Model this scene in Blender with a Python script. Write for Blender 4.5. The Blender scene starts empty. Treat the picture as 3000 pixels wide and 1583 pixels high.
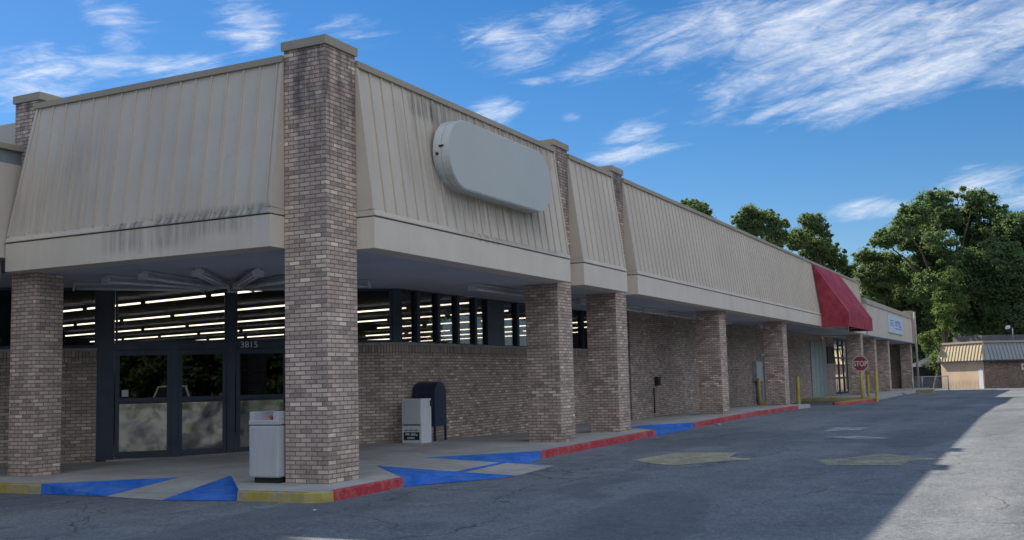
import bpy, bmesh, math, random
import numpy as np
from mathutils import Vector, Matrix
from mathutils.geometry import delaunay_2d_cdt

random.seed(11)
rng = np.random.default_rng(7)
scene = bpy.context.scene
COL = scene.collection
ZERO = Vector((0, 0, 0))

# ------------------------------------------------------------------ node helpers
SUN_E, SKY_S, SKY_SAT, SKY_V, CLOUD, BANK0, EXPO, TUBE_S = 4.0, .06, 1.28, .86, 9.6, .05, 0.92, 3.4
class NT:
    def __init__(self, tree):
        self.t = tree
        tree.nodes.clear()
    def add(self, typ, ins=None, **props):
        n = self.t.nodes.new(typ)
        for k, v in props.items():
            setattr(n, k, v)
        for k, v in (ins or {}).items():
            s = n.inputs[k]
            if isinstance(v, bpy.types.NodeSocket):
                self.t.links.new(v, s)
            else:
                s.default_value = v
        return n
    def m(self, op, a, b=None, c=None, clamp=False):
        n = self.t.nodes.new('ShaderNodeMath')
        n.operation = op
        n.use_clamp = clamp
        for i, v in enumerate((a, b, c)):
            if v is None:
                continue
            if isinstance(v, bpy.types.NodeSocket):
                self.t.links.new(v, n.inputs[i])
            else:
                n.inputs[i].default_value = v
        return n.outputs[0]
    def sstep(self, v, lo, hi):
        n = self.add('ShaderNodeMapRange', {'Value': v, 'From Min': lo, 'From Max': hi}, interpolation_type='SMOOTHSTEP')
        return n.outputs[0]
    def mix(self, fac, a, b, blend='MIX'):
        n = self.t.nodes.new('ShaderNodeMix')
        n.data_type = 'RGBA'
        n.blend_type = blend
        for s, v in ((n.inputs['Factor'], fac), (n.inputs[6], a), (n.inputs[7], b)):
            if isinstance(v, bpy.types.NodeSocket):
                self.t.links.new(v, s)
            else:
                s.default_value = v if not isinstance(v, tuple) or len(v) == 4 else (*v, 1)
        return n.outputs[2]
    def noise(self, vec, scale, detail=4, rough=.5, dist=0.0):
        return self.add('ShaderNodeTexNoise', {'Vector': vec, 'Scale': scale, 'Detail': detail, 'Roughness': rough, 'Distortion': dist}).outputs['Fac']
    def mapping(self, vec, scale=(1, 1, 1), rot=(0, 0, 0), loc=(0, 0, 0)):
        return self.add('ShaderNodeMapping', {'Vector': vec, 'Scale': scale, 'Rotation': rot, 'Location': loc}).outputs[0]
    def ramp(self, fac, stops, interp='LINEAR'):
        n = self.add('ShaderNodeValToRGB', {'Fac': fac})
        cr = n.color_ramp
        cr.interpolation = interp
        while len(cr.elements) < len(stops):
            cr.elements.new(.5)
        for e, (p, c) in zip(cr.elements, stops):
            e.position = p
            e.color = (*c, 1)
        return n.outputs[0]
    def link(self, a, b):
        self.t.links.new(a, b)

def new_mat(name):
    m = bpy.data.materials.new(name)
    m.use_nodes = True
    return m, NT(m.node_tree)

def finish(nt, color, rough=.8, bump=None, bstr=.3, bdist=.01, metal=0.0, spec=.5, extra=None):
    ins = {'Base Color': color if isinstance(color, bpy.types.NodeSocket) else (*color, 1), 'Roughness': rough, 'Metallic': metal, 'Specular IOR Level': spec}
    if extra:
        ins.update(extra)
    if bump is not None:
        ins['Normal'] = nt.add('ShaderNodeBump', {'Height': bump, 'Strength': bstr, 'Distance': bdist}).outputs[0]
    b = nt.add('ShaderNodeBsdfPrincipled', ins)
    o = nt.add('ShaderNodeOutputMaterial', {'Surface': b.outputs[0]})
    return b

def uvnode(nt):
    return nt.add('ShaderNodeUVMap').outputs[0]
def posnode(nt):
    return nt.add('ShaderNodeNewGeometry').outputs['Position']

def simple(name, col, rough=.6, var=.15, scale=3.0, metal=0.0, spec=.5, fine=0.0):
    """plain paint / plastic / metal with slight uneven wear"""
    m, nt = new_mat(name)
    p = posnode(nt)
    n1 = nt.noise(p, scale, 5, .6)
    n2 = nt.noise(p, scale * 9, 3, .6)
    f = nt.m('ADD', nt.m('MULTIPLY', n1, .7), nt.m('MULTIPLY', n2, .3))
    f = nt.sstep(f, .3, .7)
    c = nt.mix(f, tuple(x * (1 - var) for x in col), tuple(min(1, x * (1 + var)) for x in col))
    r = nt.m('ADD', nt.m('MULTIPLY', n2, .2), rough - .1)
    finish(nt, c, r, n2, .08, .01, metal, spec)
    return m

def brick_mat(name, tint=(1, 1, 1), soldier=False, stain=False, pale=0.0):
    m, nt = new_mat(name)
    uv = nt.add('ShaderNodeSeparateXYZ', {0: uvnode(nt)})
    u, v = uv.outputs[0], uv.outputs[1]
    if soldier:
        u, v = v, u
    BW, BH = .2033, .0677
    vr = nt.m('DIVIDE', v, BH)
    row = nt.m('FLOOR', vr)
    uo = nt.m('ADD', nt.m('DIVIDE', u, BW), nt.m('MULTIPLY', nt.m('FLOORED_MODULO', row, 2.0), .5))
    if soldier:
        uo = nt.m('ADD', nt.m('DIVIDE', u, BW), .35)
    colm = nt.m('FLOOR', uo)
    fu = nt.m('FRACT', uo)
    fv = nt.m('FRACT', vr)
    du = nt.m('MULTIPLY', nt.m('MINIMUM', fu, nt.m('SUBTRACT', 1.0, fu)), BW)
    dv = nt.m('MULTIPLY', nt.m('MINIMUM', fv, nt.m('SUBTRACT', 1.0, fv)), BH)
    p = posnode(nt)
    wob = nt.m('MULTIPLY', nt.m('SUBTRACT', nt.noise(p, 30, 3), .5), .006)
    d = nt.m('ADD', nt.m('MINIMUM', du, dv), wob)
    mask = nt.sstep(d, .0048, .0098)
    wn = nt.add('ShaderNodeTexWhiteNoise', {'Vector': nt.add('ShaderNodeCombineXYZ', {0: colm, 1: row}).outputs[0]}, noise_dimensions='2D')
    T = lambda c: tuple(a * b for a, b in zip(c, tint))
    stops = [(0, T((.165, .13, .118))), (.14, T((.275, .22, .188))), (.34, T((.24, .192, .172))), (.50, T((.34, .275, .24))),
             (.72, T((.265, .212, .19))), (.85, T((.40, .33, .28))), (.94, T((.325, .232, .19))), (.974, T((.50, .425, .36)))]
    bc = nt.ramp(wn.outputs['Value'], stops, 'CONSTANT')
    mott = nt.noise(p, 22, 5, .65)
    bc = nt.mix(nt.m('MULTIPLY', nt.sstep(mott, .35, .75), .45), bc, T((.40, .345, .315)))
    big = nt.noise(p, .8, 5, .65)
    bc = nt.mix(nt.m('MULTIPLY', nt.sstep(big, .42, .7), .55), bc, T((.175, .145, .135)))
    bc = nt.mix(nt.m('MULTIPLY', nt.sstep(nt.noise(nt.mapping(p, (4, 4, .5)), 1.0, 5, .65), .52, .78), .5), bc, T((.36, .33, .31)))
    mc = nt.mix(nt.noise(p, 9, 4), T((.074, .066, .062)), T((.13, .115, .106)))
    c = nt.mix(mask, mc, bc)
    if stain:
        z = nt.add('ShaderNodeSeparateXYZ', {0: p}).outputs[2]
        sm = nt.noise(nt.mapping(p, (3.5, 3.5, .7)), 1.0, 6, .65)
        hz = nt.sstep(z, 3.9, 6.4)
        f = nt.m('MULTIPLY', nt.sstep(sm, .34, .62), hz)
        c = nt.mix(nt.m('MULTIPLY', f, .74), c, (.045, .045, .05))
        lo = nt.m('SUBTRACT', 1.0, nt.sstep(z, .0, .6))
        c = nt.mix(nt.m('MULTIPLY', nt.m('MULTIPLY', lo, nt.sstep(sm, .35, .7)), .5), c, (.07, .075, .055))
    hgt = nt.m('ADD', mask, nt.m('MULTIPLY', mott, .5))
    finish(nt, c, .9, hgt, .5, .008, spec=.25)
    return m

def boxmask(nt, u, v, u0, u1, v0, v1, su, sv):
    a = nt.m('MULTIPLY', nt.sstep(u, u0 - su, u0 + su), nt.m('SUBTRACT', 1.0, nt.sstep(u, u1 - su, u1 + su)))
    b = nt.m('MULTIPLY', nt.sstep(v, v0 - sv, v0 + sv), nt.m('SUBTRACT', 1.0, nt.sstep(v, v1 - sv, v1 + sv)))
    return nt.m('MULTIPLY', a, b)

def cladding(name, col, stains=(), rough=.55, streak=.24, green=True):
    """painted sheet metal / plaster with rain streaks; stains = (u0,u1,z0,z1,su,sz,strength)"""
    m, nt = new_mat(name)
    uv = uvnode(nt)
    s = nt.add('ShaderNodeSeparateXYZ', {0: uv})
    u, v = s.outputs[0], s.outputs[1]
    st = nt.noise(nt.mapping(uv, (7, .45, 1)), 1.0, 6, .65, .2)
    st2 = nt.noise(nt.mapping(uv, (23, .6, 1), loc=(3, 9, 0)), 1.0, 4, .6)
    big = nt.noise(nt.mapping(uv, (.7, .5, 1)), 1.0, 4, .55)
    blot = nt.noise(nt.mapping(uv, (3, 3, 1)), 1.0, 6, .7)
    c = nt.mix(nt.sstep(big, .3, .7), tuple(x * .92 for x in col), tuple(x * 1.05 for x in col))
    c = nt.mix(nt.m('MULTIPLY', nt.sstep(st, .5, .8), streak), c, tuple(x * y for x, y in zip(col, (.52, .52, .52))))
    if green:
        c = nt.mix(nt.m('MULTIPLY', nt.m('MULTIPLY', nt.sstep(blot, .5, .75), nt.sstep(big, .45, .65)), .25), c, (.26, .29, .22))
    for (u0, u1, z0, z1, su, sz, k) in stains:
        bm = boxmask(nt, u, v, u0, u1, z0, z1, su, sz)
        f = nt.m('MULTIPLY', bm, nt.sstep(nt.m('ADD', nt.m('MULTIPLY', st, .6), nt.m('MULTIPLY', st2, .4)), .36, .62))
        c = nt.mix(nt.m('MULTIPLY', f, k), c, (.055, .058, .05))
    finish(nt, c, rough, nt.m('ADD', blot, st2), .05, .004, spec=.35)
    return m

# ------------------------------------------------------------------ mesh builder
BASE = {}
class MB:
    def __init__(self):
        self.v, self.f, self.m = [], [], []
        self.smooth = []
    def face(self, pts, mat=0, smooth=False):
        i = len(self.v)
        self.v += [tuple(p) for p in pts]
        self.f.append(tuple(range(i, i + len(pts))))
        self.m.append(mat)
        self.smooth.append(smooth)
    def idx(self, verts, faces, mat=0, smooth=False):
        i = len(self.v)
        self.v += [tuple(p) for p in verts]
        for f in faces:
            self.f.append(tuple(i + k for k in f))
            self.m.append(mat)
            self.smooth.append(smooth)
    def box(self, x0, y0, z0, x1, y1, z1, mat=0):
        v = [(x0, y0, z0), (x1, y0, z0), (x1, y1, z0), (x0, y1, z0), (x0, y0, z1), (x1, y0, z1), (x1, y1, z1), (x0, y1, z1)]
        self.idx(v, [(0, 3, 2, 1), (4, 5, 6, 7), (0, 1, 5, 4), (1, 2, 6, 5), (2, 3, 7, 6), (3, 0, 4, 7)], mat)
    def obox(self, o, ax, ay, az, mat=0):
        o, ax, ay, az = map(Vector, (o, ax, ay, az))
        v = [o, o + ax, o + ax + ay, o + ay, o + az, o + ax + az, o + ax + ay + az, o + ay + az]
        self.idx(v, [(0, 3, 2, 1), (4, 5, 6, 7), (0, 1, 5, 4), (1, 2, 6, 5), (2, 3, 7, 6), (3, 0, 4, 7)], mat)
    def beam(self, p0, p1, w, h, up=(0, 0, 1), mat=0):
        p0, p1, up = Vector(p0), Vector(p1), Vector(up)
        d = (p1 - p0)
        side = d.cross(up).normalized() * w
        n = side.cross(d).normalized() * h
        self.obox(p0 - side / 2 - n / 2, d, side, n, mat)
    def prism(self, pts, vec, mat=0, capmat=None):
        pts = [Vector(p) for p in pts]
        vec = Vector(vec)
        n = len(pts)
        vs = pts + [p + vec for p in pts]
        self.idx(vs, [(i, (i + 1) % n, n + (i + 1) % n, n + i) for i in range(n)], mat)
        self.idx(vs, [tuple(range(n)), tuple(range(2 * n - 1, n - 1, -1))], mat if capmat is None else capmat)
    def cyl(self, p0, p1, r, n=12, r2=None, mat=0, caps=True):
        p0, p1 = Vector(p0), Vector(p1)
        r2 = r if r2 is None else r2
        d = (p1 - p0).normalized()
        a = d.orthogonal().normalized()
        b = d.cross(a)
        vs = []
        for (p, rr) in ((p0, r), (p1, r2)):
            for i in range(n):
                t = 2 * math.pi * i / n
                vs.append(p + (a * math.cos(t) + b * math.sin(t)) * rr)
        self.idx(vs, [(i, (i + 1) % n, n + (i + 1) % n, n + i) for i in range(n)], mat, True)
        if caps:
            self.idx(vs, [tuple(range(n - 1, -1, -1)), tuple(range(n, 2 * n))], mat)
    def build(self, name, mats, parent=None, loc=None, recalc=True, bevel=0.0):
        me = bpy.data.meshes.new(name)
        base = Vector(loc) if loc is not None else (BASE.get(parent.name, ZERO) if parent else ZERO)
        me.from_pydata(self.v, [], self.f)
        if not isinstance(mats, (list, tuple)):
            mats = [mats]
        for m in mats:
            me.materials.append(m)
        me.polygons.foreach_set('material_index', self.m)
        me.polygons.foreach_set('use_smooth', self.smooth)
        bm = bmesh.new()
        bm.from_mesh(me)
        bmesh.ops.remove_doubles(bm, verts=bm.verts, dist=1e-5)
        if recalc:
            bmesh.ops.recalc_face_normals(bm, faces=bm.faces)
        if bevel:
            ed = [e for e in bm.edges if len(e.link_faces) == 2 and e.calc_face_angle(0) > .5]
            bmesh.ops.bevel(bm, geom=ed, offset=bevel, segments=2, profile=.6, affect='EDGES')
        bm.normal_update()
        lay = bm.loops.layers.uv.new('UVMap')
        for f in bm.faces:
            n = f.normal
            if abs(n.z) > .75:
                for l in f.loops:
                    l[lay].uv = (l.vert.co.x, l.vert.co.y)
            else:
                t = Vector((-n.y, n.x, 0))
                t = t.normalized() if t.length > 1e-6 else Vector((1, 0, 0))
                for l in f.loops:
                    l[lay].uv = (l.vert.co.dot(t), l.vert.co.z)
        for vv in bm.verts:
            vv.co -= base
        bm.to_mesh(me)
        bm.free()
        o = bpy.data.objects.new(name, me)
        COL.objects.link(o)
        if parent:
            o.parent = parent
        else:
            o.location = base
        BASE[o.name] = base
        return o

def tag(o, label, cat=None, group=None, kind=None):
    o['label'] = label
    if cat:
        o['category'] = cat
    if group:
        o['group'] = group
    if kind:
        o['kind'] = kind
    return o

def thing(name, loc, label, cat, group=None):
    o = bpy.data.objects.new(name, None)
    o.empty_display_size = .3
    COL.objects.link(o)
    o.location = loc
    BASE[o.name] = Vector(loc)
    return tag(o, label, cat, group)

def copy_tree(o, parent=None):
    c = o.copy()
    COL.objects.link(c)
    if parent:
        c.parent = parent
    for ch in list(o.children):
        copy_tree(ch, c)
    return c

def interp(x, pts):
    if x <= pts[0][0]:
        return pts[0][1]
    for (a, va), (b, vb) in zip(pts, pts[1:]):
        if x <= b:
            return va + (vb - va) * (x - a) / (b - a)
    return pts[-1][1]

S_PTS = [(-40, -.2), (-13, -.12), (0, 0), (8.6, .08), (12.2, .11), (22, .19), (31, .18), (38, .10), (47, .09), (57, .08), (63, .05), (77, .0), (120, 0), (300, 0)]
W_PTS = [(0, 0), (3, .02), (5, .1), (7, .165), (9, .15), (11.5, .06), (14, .02), (19, .08), (23, .1), (31, .1), (45, .1), (77, .02)]
def sx(x):
    return interp(x, S_PTS)
def gz(x, y=0):
    return sx(x) - .15
def hz(x, y):
    t = max(0, min(1, y / 3.3))
    t = t * t * (3 - 2 * t)
    return sx(x) * (1 - t) + interp(x, W_PTS) * t
# ------------------------------------------------------------------ camera
CAM = Vector((-13.33645, -9.75003, 1.46791))
yaw, pitch, roll = 1.110864, .1020285, -.0255643
fwd = Vector((math.sin(yaw) * math.cos(pitch), math.cos(yaw) * math.cos(pitch), math.sin(pitch)))
rgt = Vector((math.cos(yaw), -math.sin(yaw), 0))
up = rgt.cross(fwd)
r2 = rgt * math.cos(roll) + up * math.sin(roll)
u2 = -rgt * math.sin(roll) + up * math.cos(roll)
cam_d = bpy.data.cameras.new('camera')
cam = bpy.data.objects.new('camera', cam_d)
COL.objects.link(cam)
M = Matrix.Identity(4)
for i in range(3):
    M[i][0], M[i][1], M[i][2], M[i][3] = r2[i], u2[i], -fwd[i], CAM[i]
cam.matrix_world = M
cam_d.sensor_width = 36
cam_d.lens = 3153.734 / 3000 * 36
cam_d.clip_end = 3000
scene.camera = cam

# ------------------------------------------------------------------ sun + sky
SUN = Vector((3.53, 7.93, 6.79)).normalized()
sd = bpy.data.lights.new('sun', 'SUN')
sd.energy = SUN_E
sd.angle = math.radians(.53)
sd.color = (1, .91, .745)
so = bpy.data.objects.new('sun', sd)
COL.objects.link(so)
so.location = (0, 0, 40)
so.rotation_euler = SUN.to_track_quat('Z', 'Y').to_euler()

world = bpy.data.worlds.new('World')
scene.world = world
world.use_nodes = True
nt = NT(world.node_tree)
sky = nt.add('ShaderNodeTexSky', sky_type='NISHITA')
sky.sun_disc = False
sky.sun_elevation = math.asin(SUN.z)
sky.sun_rotation = math.atan2(SUN.x, SUN.y)
sky.air_density = 1.0
sky.dust_density = .1
sky.ozone_density = 4.0
sky.altitude = 0
tc = nt.add('ShaderNodeTexCoord').outputs['Generated']
nrm = nt.add('ShaderNodeVectorMath', {0: tc}, operation='NORMALIZE').outputs[0]
sp = nt.add('ShaderNodeSeparateXYZ', {0: nrm})
az = nt.m('ARCTAN2', sp.outputs[0], sp.outputs[1])
el = nt.m('ARCSINE', sp.outputs[2])
ae = nt.add('ShaderNodeCombineXYZ', {0: az, 1: el, 2: 0.0}).outputs[0]
BLOBS = [(0.689,0.267,0.060,0.023,0.17,1.00),(0.744,0.279,0.046,0.013,0.17,0.90),(0.805,0.286,0.045,0.010,0.14,0.90),(0.753,0.323,0.033,0.015,-0.26,0.80),(0.757,0.301,0.020,0.013,0.00,0.75),(0.868,0.324,0.036,0.026,-0.44,0.90),(0.967,0.322,0.037,0.014,0.00,0.50),(1.117,0.308,0.046,0.023,-0.09,0.95),(1.167,0.325,0.049,0.018,0.17,0.70),(1.220,0.333,0.023,0.014,0.00,0.60),(1.192,0.287,0.041,0.011,0.21,0.85),(1.309,0.316,0.091,0.028,0.21,0.95),(1.432,0.287,0.150,0.032,0.24,1.05),(1.541,0.289,0.10,0.032,0.17,1.05),(1.480,0.254,0.115,0.022,0.21,1.0),(1.40,.31,.12,.024,.2,1.1),(1.50,.335,.13,.03,.1,1.1),(1.36,.265,.07,.012,.3,.8),(1.563,0.247,0.046,0.023,0.17,0.70),(1.097,0.250,0.028,0.015,0.09,1.00),(1.139,0.275,0.023,0.005,0.00,0.70),(1.172,0.241,0.012,0.006,0.09,0.85),(1.231,0.224,0.030,0.012,0.09,1.00),(1.226,0.206,0.048,0.009,0.09,1.00),(1.380,0.240,0.059,0.007,0.21,0.90),(1.437,0.142,0.040,0.010,0.05,1.00),(1.525,0.153,0.041,0.019,0.09,0.90),(1.559,0.144,0.036,0.013,0.00,0.80),(1.049,0.316,0.008,0.004,0.00,0.40),(1.275,0.231,0.018,0.004,0.00,0.50),
 (0.2,.55,.3,.1,.2,.7),(1.2,.8,.4,.15,.2,.7)]
mask = None
for (a, e, ra, re, ro, st) in BLOBS:
    mp = nt.add('ShaderNodeMapping', {'Vector': ae, 'Location': (a, e, 0), 'Rotation': (0, 0, ro), 'Scale': (ra, re, 1)}, vector_type='TEXTURE')
    ln = nt.add('ShaderNodeVectorMath', {0: mp.outputs[0]}, operation='LENGTH').outputs['Value']
    f = nt.m('MULTIPLY', nt.m('SUBTRACT', 1.0, nt.sstep(ln, .15, 1.75)), st)
    mask = f if mask is None else nt.m('MAXIMUM', mask, f)
rotm = nt.mapping(ae, (1, 1, 1), (0, 0, -.22))
n1 = nt.noise(nt.mapping(rotm, (13, 58, 1)), 1.0, 13, .60, 1.3)
n2 = nt.noise(nt.mapping(ae, (50, 190, 1), (0, 0, .45)), 1.0, 7, .62, 1.5)
n3 = nt.noise(nt.mapping(ae, (6, 14, 1)), 1.0, 3, .5)
nn = nt.m('ADD', nt.m('ADD', nt.m('MULTIPLY', n1, .62), nt.m('MULTIPLY', n2, .16)), nt.m('MULTIPLY', n3, .22))
val = nt.m('ADD', nt.m('MULTIPLY', mask, .55), nt.m('MULTIPLY', nt.m('SUBTRACT', nn, .5), 2.1))
dens = nt.m('MULTIPLY', nt.sstep(val, .12, 1.15), nt.sstep(mask, .02, .3))
soft = nt.m('MULTIPLY', nt.sstep(mask, .45, 1.15), nt.m('ADD', .06, nt.m('MULTIPLY', nt.sstep(nt.m('ADD', nt.m('MULTIPLY', n3, .5), nt.m('MULTIPLY', n1, .5)), .35, .65), .42)))
dens = nt.m('SUBTRACT', 1.0, nt.m('MULTIPLY', nt.m('SUBTRACT', 1.0, dens), nt.m('SUBTRACT', 1.0, soft)))
# a broad bank of bright cloud, added out of view behind the camera as fill light
bk = nt.add('ShaderNodeVectorMath', {0: nrm, 1: (-.42, -.86, .26)}, operation='DOT_PRODUCT').outputs['Value']
bank = nt.m('ADD', nt.sstep(bk, BANK0, BANK0 + .5), nt.m('MULTIPLY', nt.m('SUBTRACT', nt.noise(nt.mapping(nrm, (2.2, 2.2, 4)), 1.0, 8, .6), .5), 1.5))
bank = nt.m('MULTIPLY', nt.sstep(bank, .3, .75), nt.sstep(bk, BANK0 - .25, BANK0 + .1))
dens = nt.m('MAXIMUM', dens, bank)
skyc0 = nt.mix(1.0, sky.outputs[0], (.99, 1.0, 1.07, 1), 'MULTIPLY')
skyc = nt.add('ShaderNodeHueSaturation', {'Color': skyc0, 'Saturation': SKY_SAT, 'Value': SKY_V}).outputs[0]
cl = nt.mix(nt.sstep(n2, .3, .7), (CLOUD * .76, CLOUD * .85, CLOUD * 1.0, 1), (CLOUD, CLOUD * 1.0, CLOUD * 1.0, 1))
cl = nt.mix(nt.sstep(bk, -.1, .3), cl, (CLOUD * .86, CLOUD * .98, CLOUD * 1.16, 1))
colr = nt.mix(nt.m('MULTIPLY', dens, nt.m('ADD', .80, nt.m('MULTIPLY', nt.sstep(bk, -.1, .2), .12))), skyc, cl)
bg = nt.add('ShaderNodeBackground', {'Color': colr, 'Strength': SKY_S})
nt.add('ShaderNodeOutputWorld', {'Surface': bg.outputs[0]})

vs = scene.view_settings
scene.display_settings.display_device = 'sRGB'
vs.view_transform = 'Standard'
vs.look = 'None'
vs.exposure = EXPO
vs.gamma = 1

# ------------------------------------------------------------------ materials
BRICK = brick_mat('weathered_brick', (1.98, 1.84, 1.74))
BRICK_COL = brick_mat('column_brick', (1.92, 1.76, 1.64), stain=True)
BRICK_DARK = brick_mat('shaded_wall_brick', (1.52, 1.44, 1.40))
BRICK_SOL = brick_mat('soldier_brick', (1.62, 1.54, 1.48), soldier=True)
BRICK_BROWN = brick_mat('brown_brick', (.85, .72, .62))
BEIGE = (.595, .51, .425)
PANEL_L = cladding('beige_metal_west', BEIGE, [(-5.4, -4.5, 4.2, 6.0, .6, .7, .26), (-3.4, -.6, 4.1, 4.30, .5, .06, .5), (-6.7, -5.6, 4.2, 5.2, .3, .6, .3)])
PANEL_R = cladding('beige_metal_south', BEIGE, [(1.8, 3.3, 4.6, 6.3, .6, .6, .32), (3.2, 7.6, 4.45, 5.0, .5, .25, .55), (3.0, 8.3, 6.1, 6.6, .6, .15, .6), (2.4, 3.3, 6.15, 6.5, .2, .1, .8)])
FASC_L = cladding('beige_fascia_west', (.69, .60, .50), [(-4.3, -2.3, 3.75, 4.2, .3, .12, .42), (-2.4, -1.2, 3.9, 4.2, .3, .1, .4)], streak=.2)
FASC_R = cladding('beige_fascia_south', (.70, .61, .51), [(4.2, 5.2, 4.08, 4.2, .2, .03, .6), (6.0, 8.0, 4.1, 4.24, .5, .03, .6)], streak=.15)
COPING = cladding('tan_coping', (.35, .30, .23), streak=.25, green=False)
FLASH = cladding('beige_flashing', (.58, .505, .42), [(-4.2, -.8, 4.1, 4.25, .5, .04, .75), (3.5, 8.3, 4.15, 4.25, .6, .03, .5)])
STUCCO = cladding('cream_stucco', (.58, .51, .43), streak=.15, green=False)
GREYBAND = simple('grey_metal_band', (.20, .215, .23), .5)
SOFFIT = simple('grey_soffit_paint', (.48, .50, .55), .8, .1, .6)
DARKFRAME = simple('dark_bronze_aluminium', (.045, .056, .085), .4, .2, 2, .3)
INT_DARK = simple('dim_interior_paint', (.11, .14, .21), .9)
INT_FLOOR = simple('dim_interior_tile', (.10, .10, .10), .5)
CONC = None
def concrete(name, col, spots=.5):
    m, nt = new_mat(name)
    p = posnode(nt)
    a = nt.noise(p, .7, 5, .6)
    b = nt.noise(p, 6, 6, .7)
    g = nt.noise(p, 90, 2, .6)
    c = nt.mix(nt.sstep(a, .3, .7), tuple(x * .78 for x in col), tuple(x * 1.1 for x in col))
    c = nt.mix(nt.m('MULTIPLY', nt.sstep(b, .5, .75), spots), c, tuple(x * .5 for x in col))
    c = nt.mix(nt.m('MULTIPLY', nt.sstep(g, .45, .6), .18), c, tuple(x * .6 for x in col))
    s = nt.add('ShaderNodeSeparateXYZ', {0: p})
    jx = nt.m('ABSOLUTE', nt.m('SUBTRACT', nt.m('FRACT', nt.m('DIVIDE', s.outputs[0], 1.55)), .5))
    jy = nt.m('ABSOLUTE', nt.m('SUBTRACT', nt.m('FRACT', nt.m('DIVIDE', nt.m('ADD', s.outputs[1], .45), 1.75)), .5))
    j = nt.m('MINIMUM', nt.m('MULTIPLY', jx, 1.55), nt.m('MULTIPLY', jy, 1.75))
    c = nt.mix(nt.m('SUBTRACT', 1.0, nt.sstep(j, .004, .012)), c, tuple(x * .35 for x in col))
    finish(nt, c, .88, nt.m('ADD', g, b), .15, .004, spec=.3)
    return m
CONC = concrete('worn_concrete', (.43, .41, .385))
def paint_on_concrete(name, col, wear=.45, under=(.30, .285, .26)):
    m, nt = new_mat(name)
    p = posnode(nt)
    a = nt.noise(p, 2.2, 6, .7)
    b = nt.noise(p, 17, 6, .75)
    f = nt.sstep(nt.m('ADD', nt.m('MULTIPLY', a, .45), nt.m('MULTIPLY', b, .55)), .48, .58)
    c1 = nt.mix(nt.sstep(a, .3, .7), tuple(x * .75 for x in col), tuple(min(1, x * 1.2) for x in col))
    c = nt.mix(nt.m('MULTIPLY', f, wear), c1, under)
    finish(nt, c, .65, b, .12, .005, spec=.35)
    return m
RED_P = paint_on_concrete('worn_red_paint', (.50, .04, .05), .65, (.28, .2, .19))
YEL_P = paint_on_concrete('worn_yellow_paint', (.46, .35, .08), .9)
BLUE_P = paint_on_concrete('worn_blue_paint', (.025, .165, .62), .55, (.16, .22, .36))
YEL_STEEL = paint_on_concrete('yellow_post_paint', (.56, .43, .09), .3, (.3, .24, .1))

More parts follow.
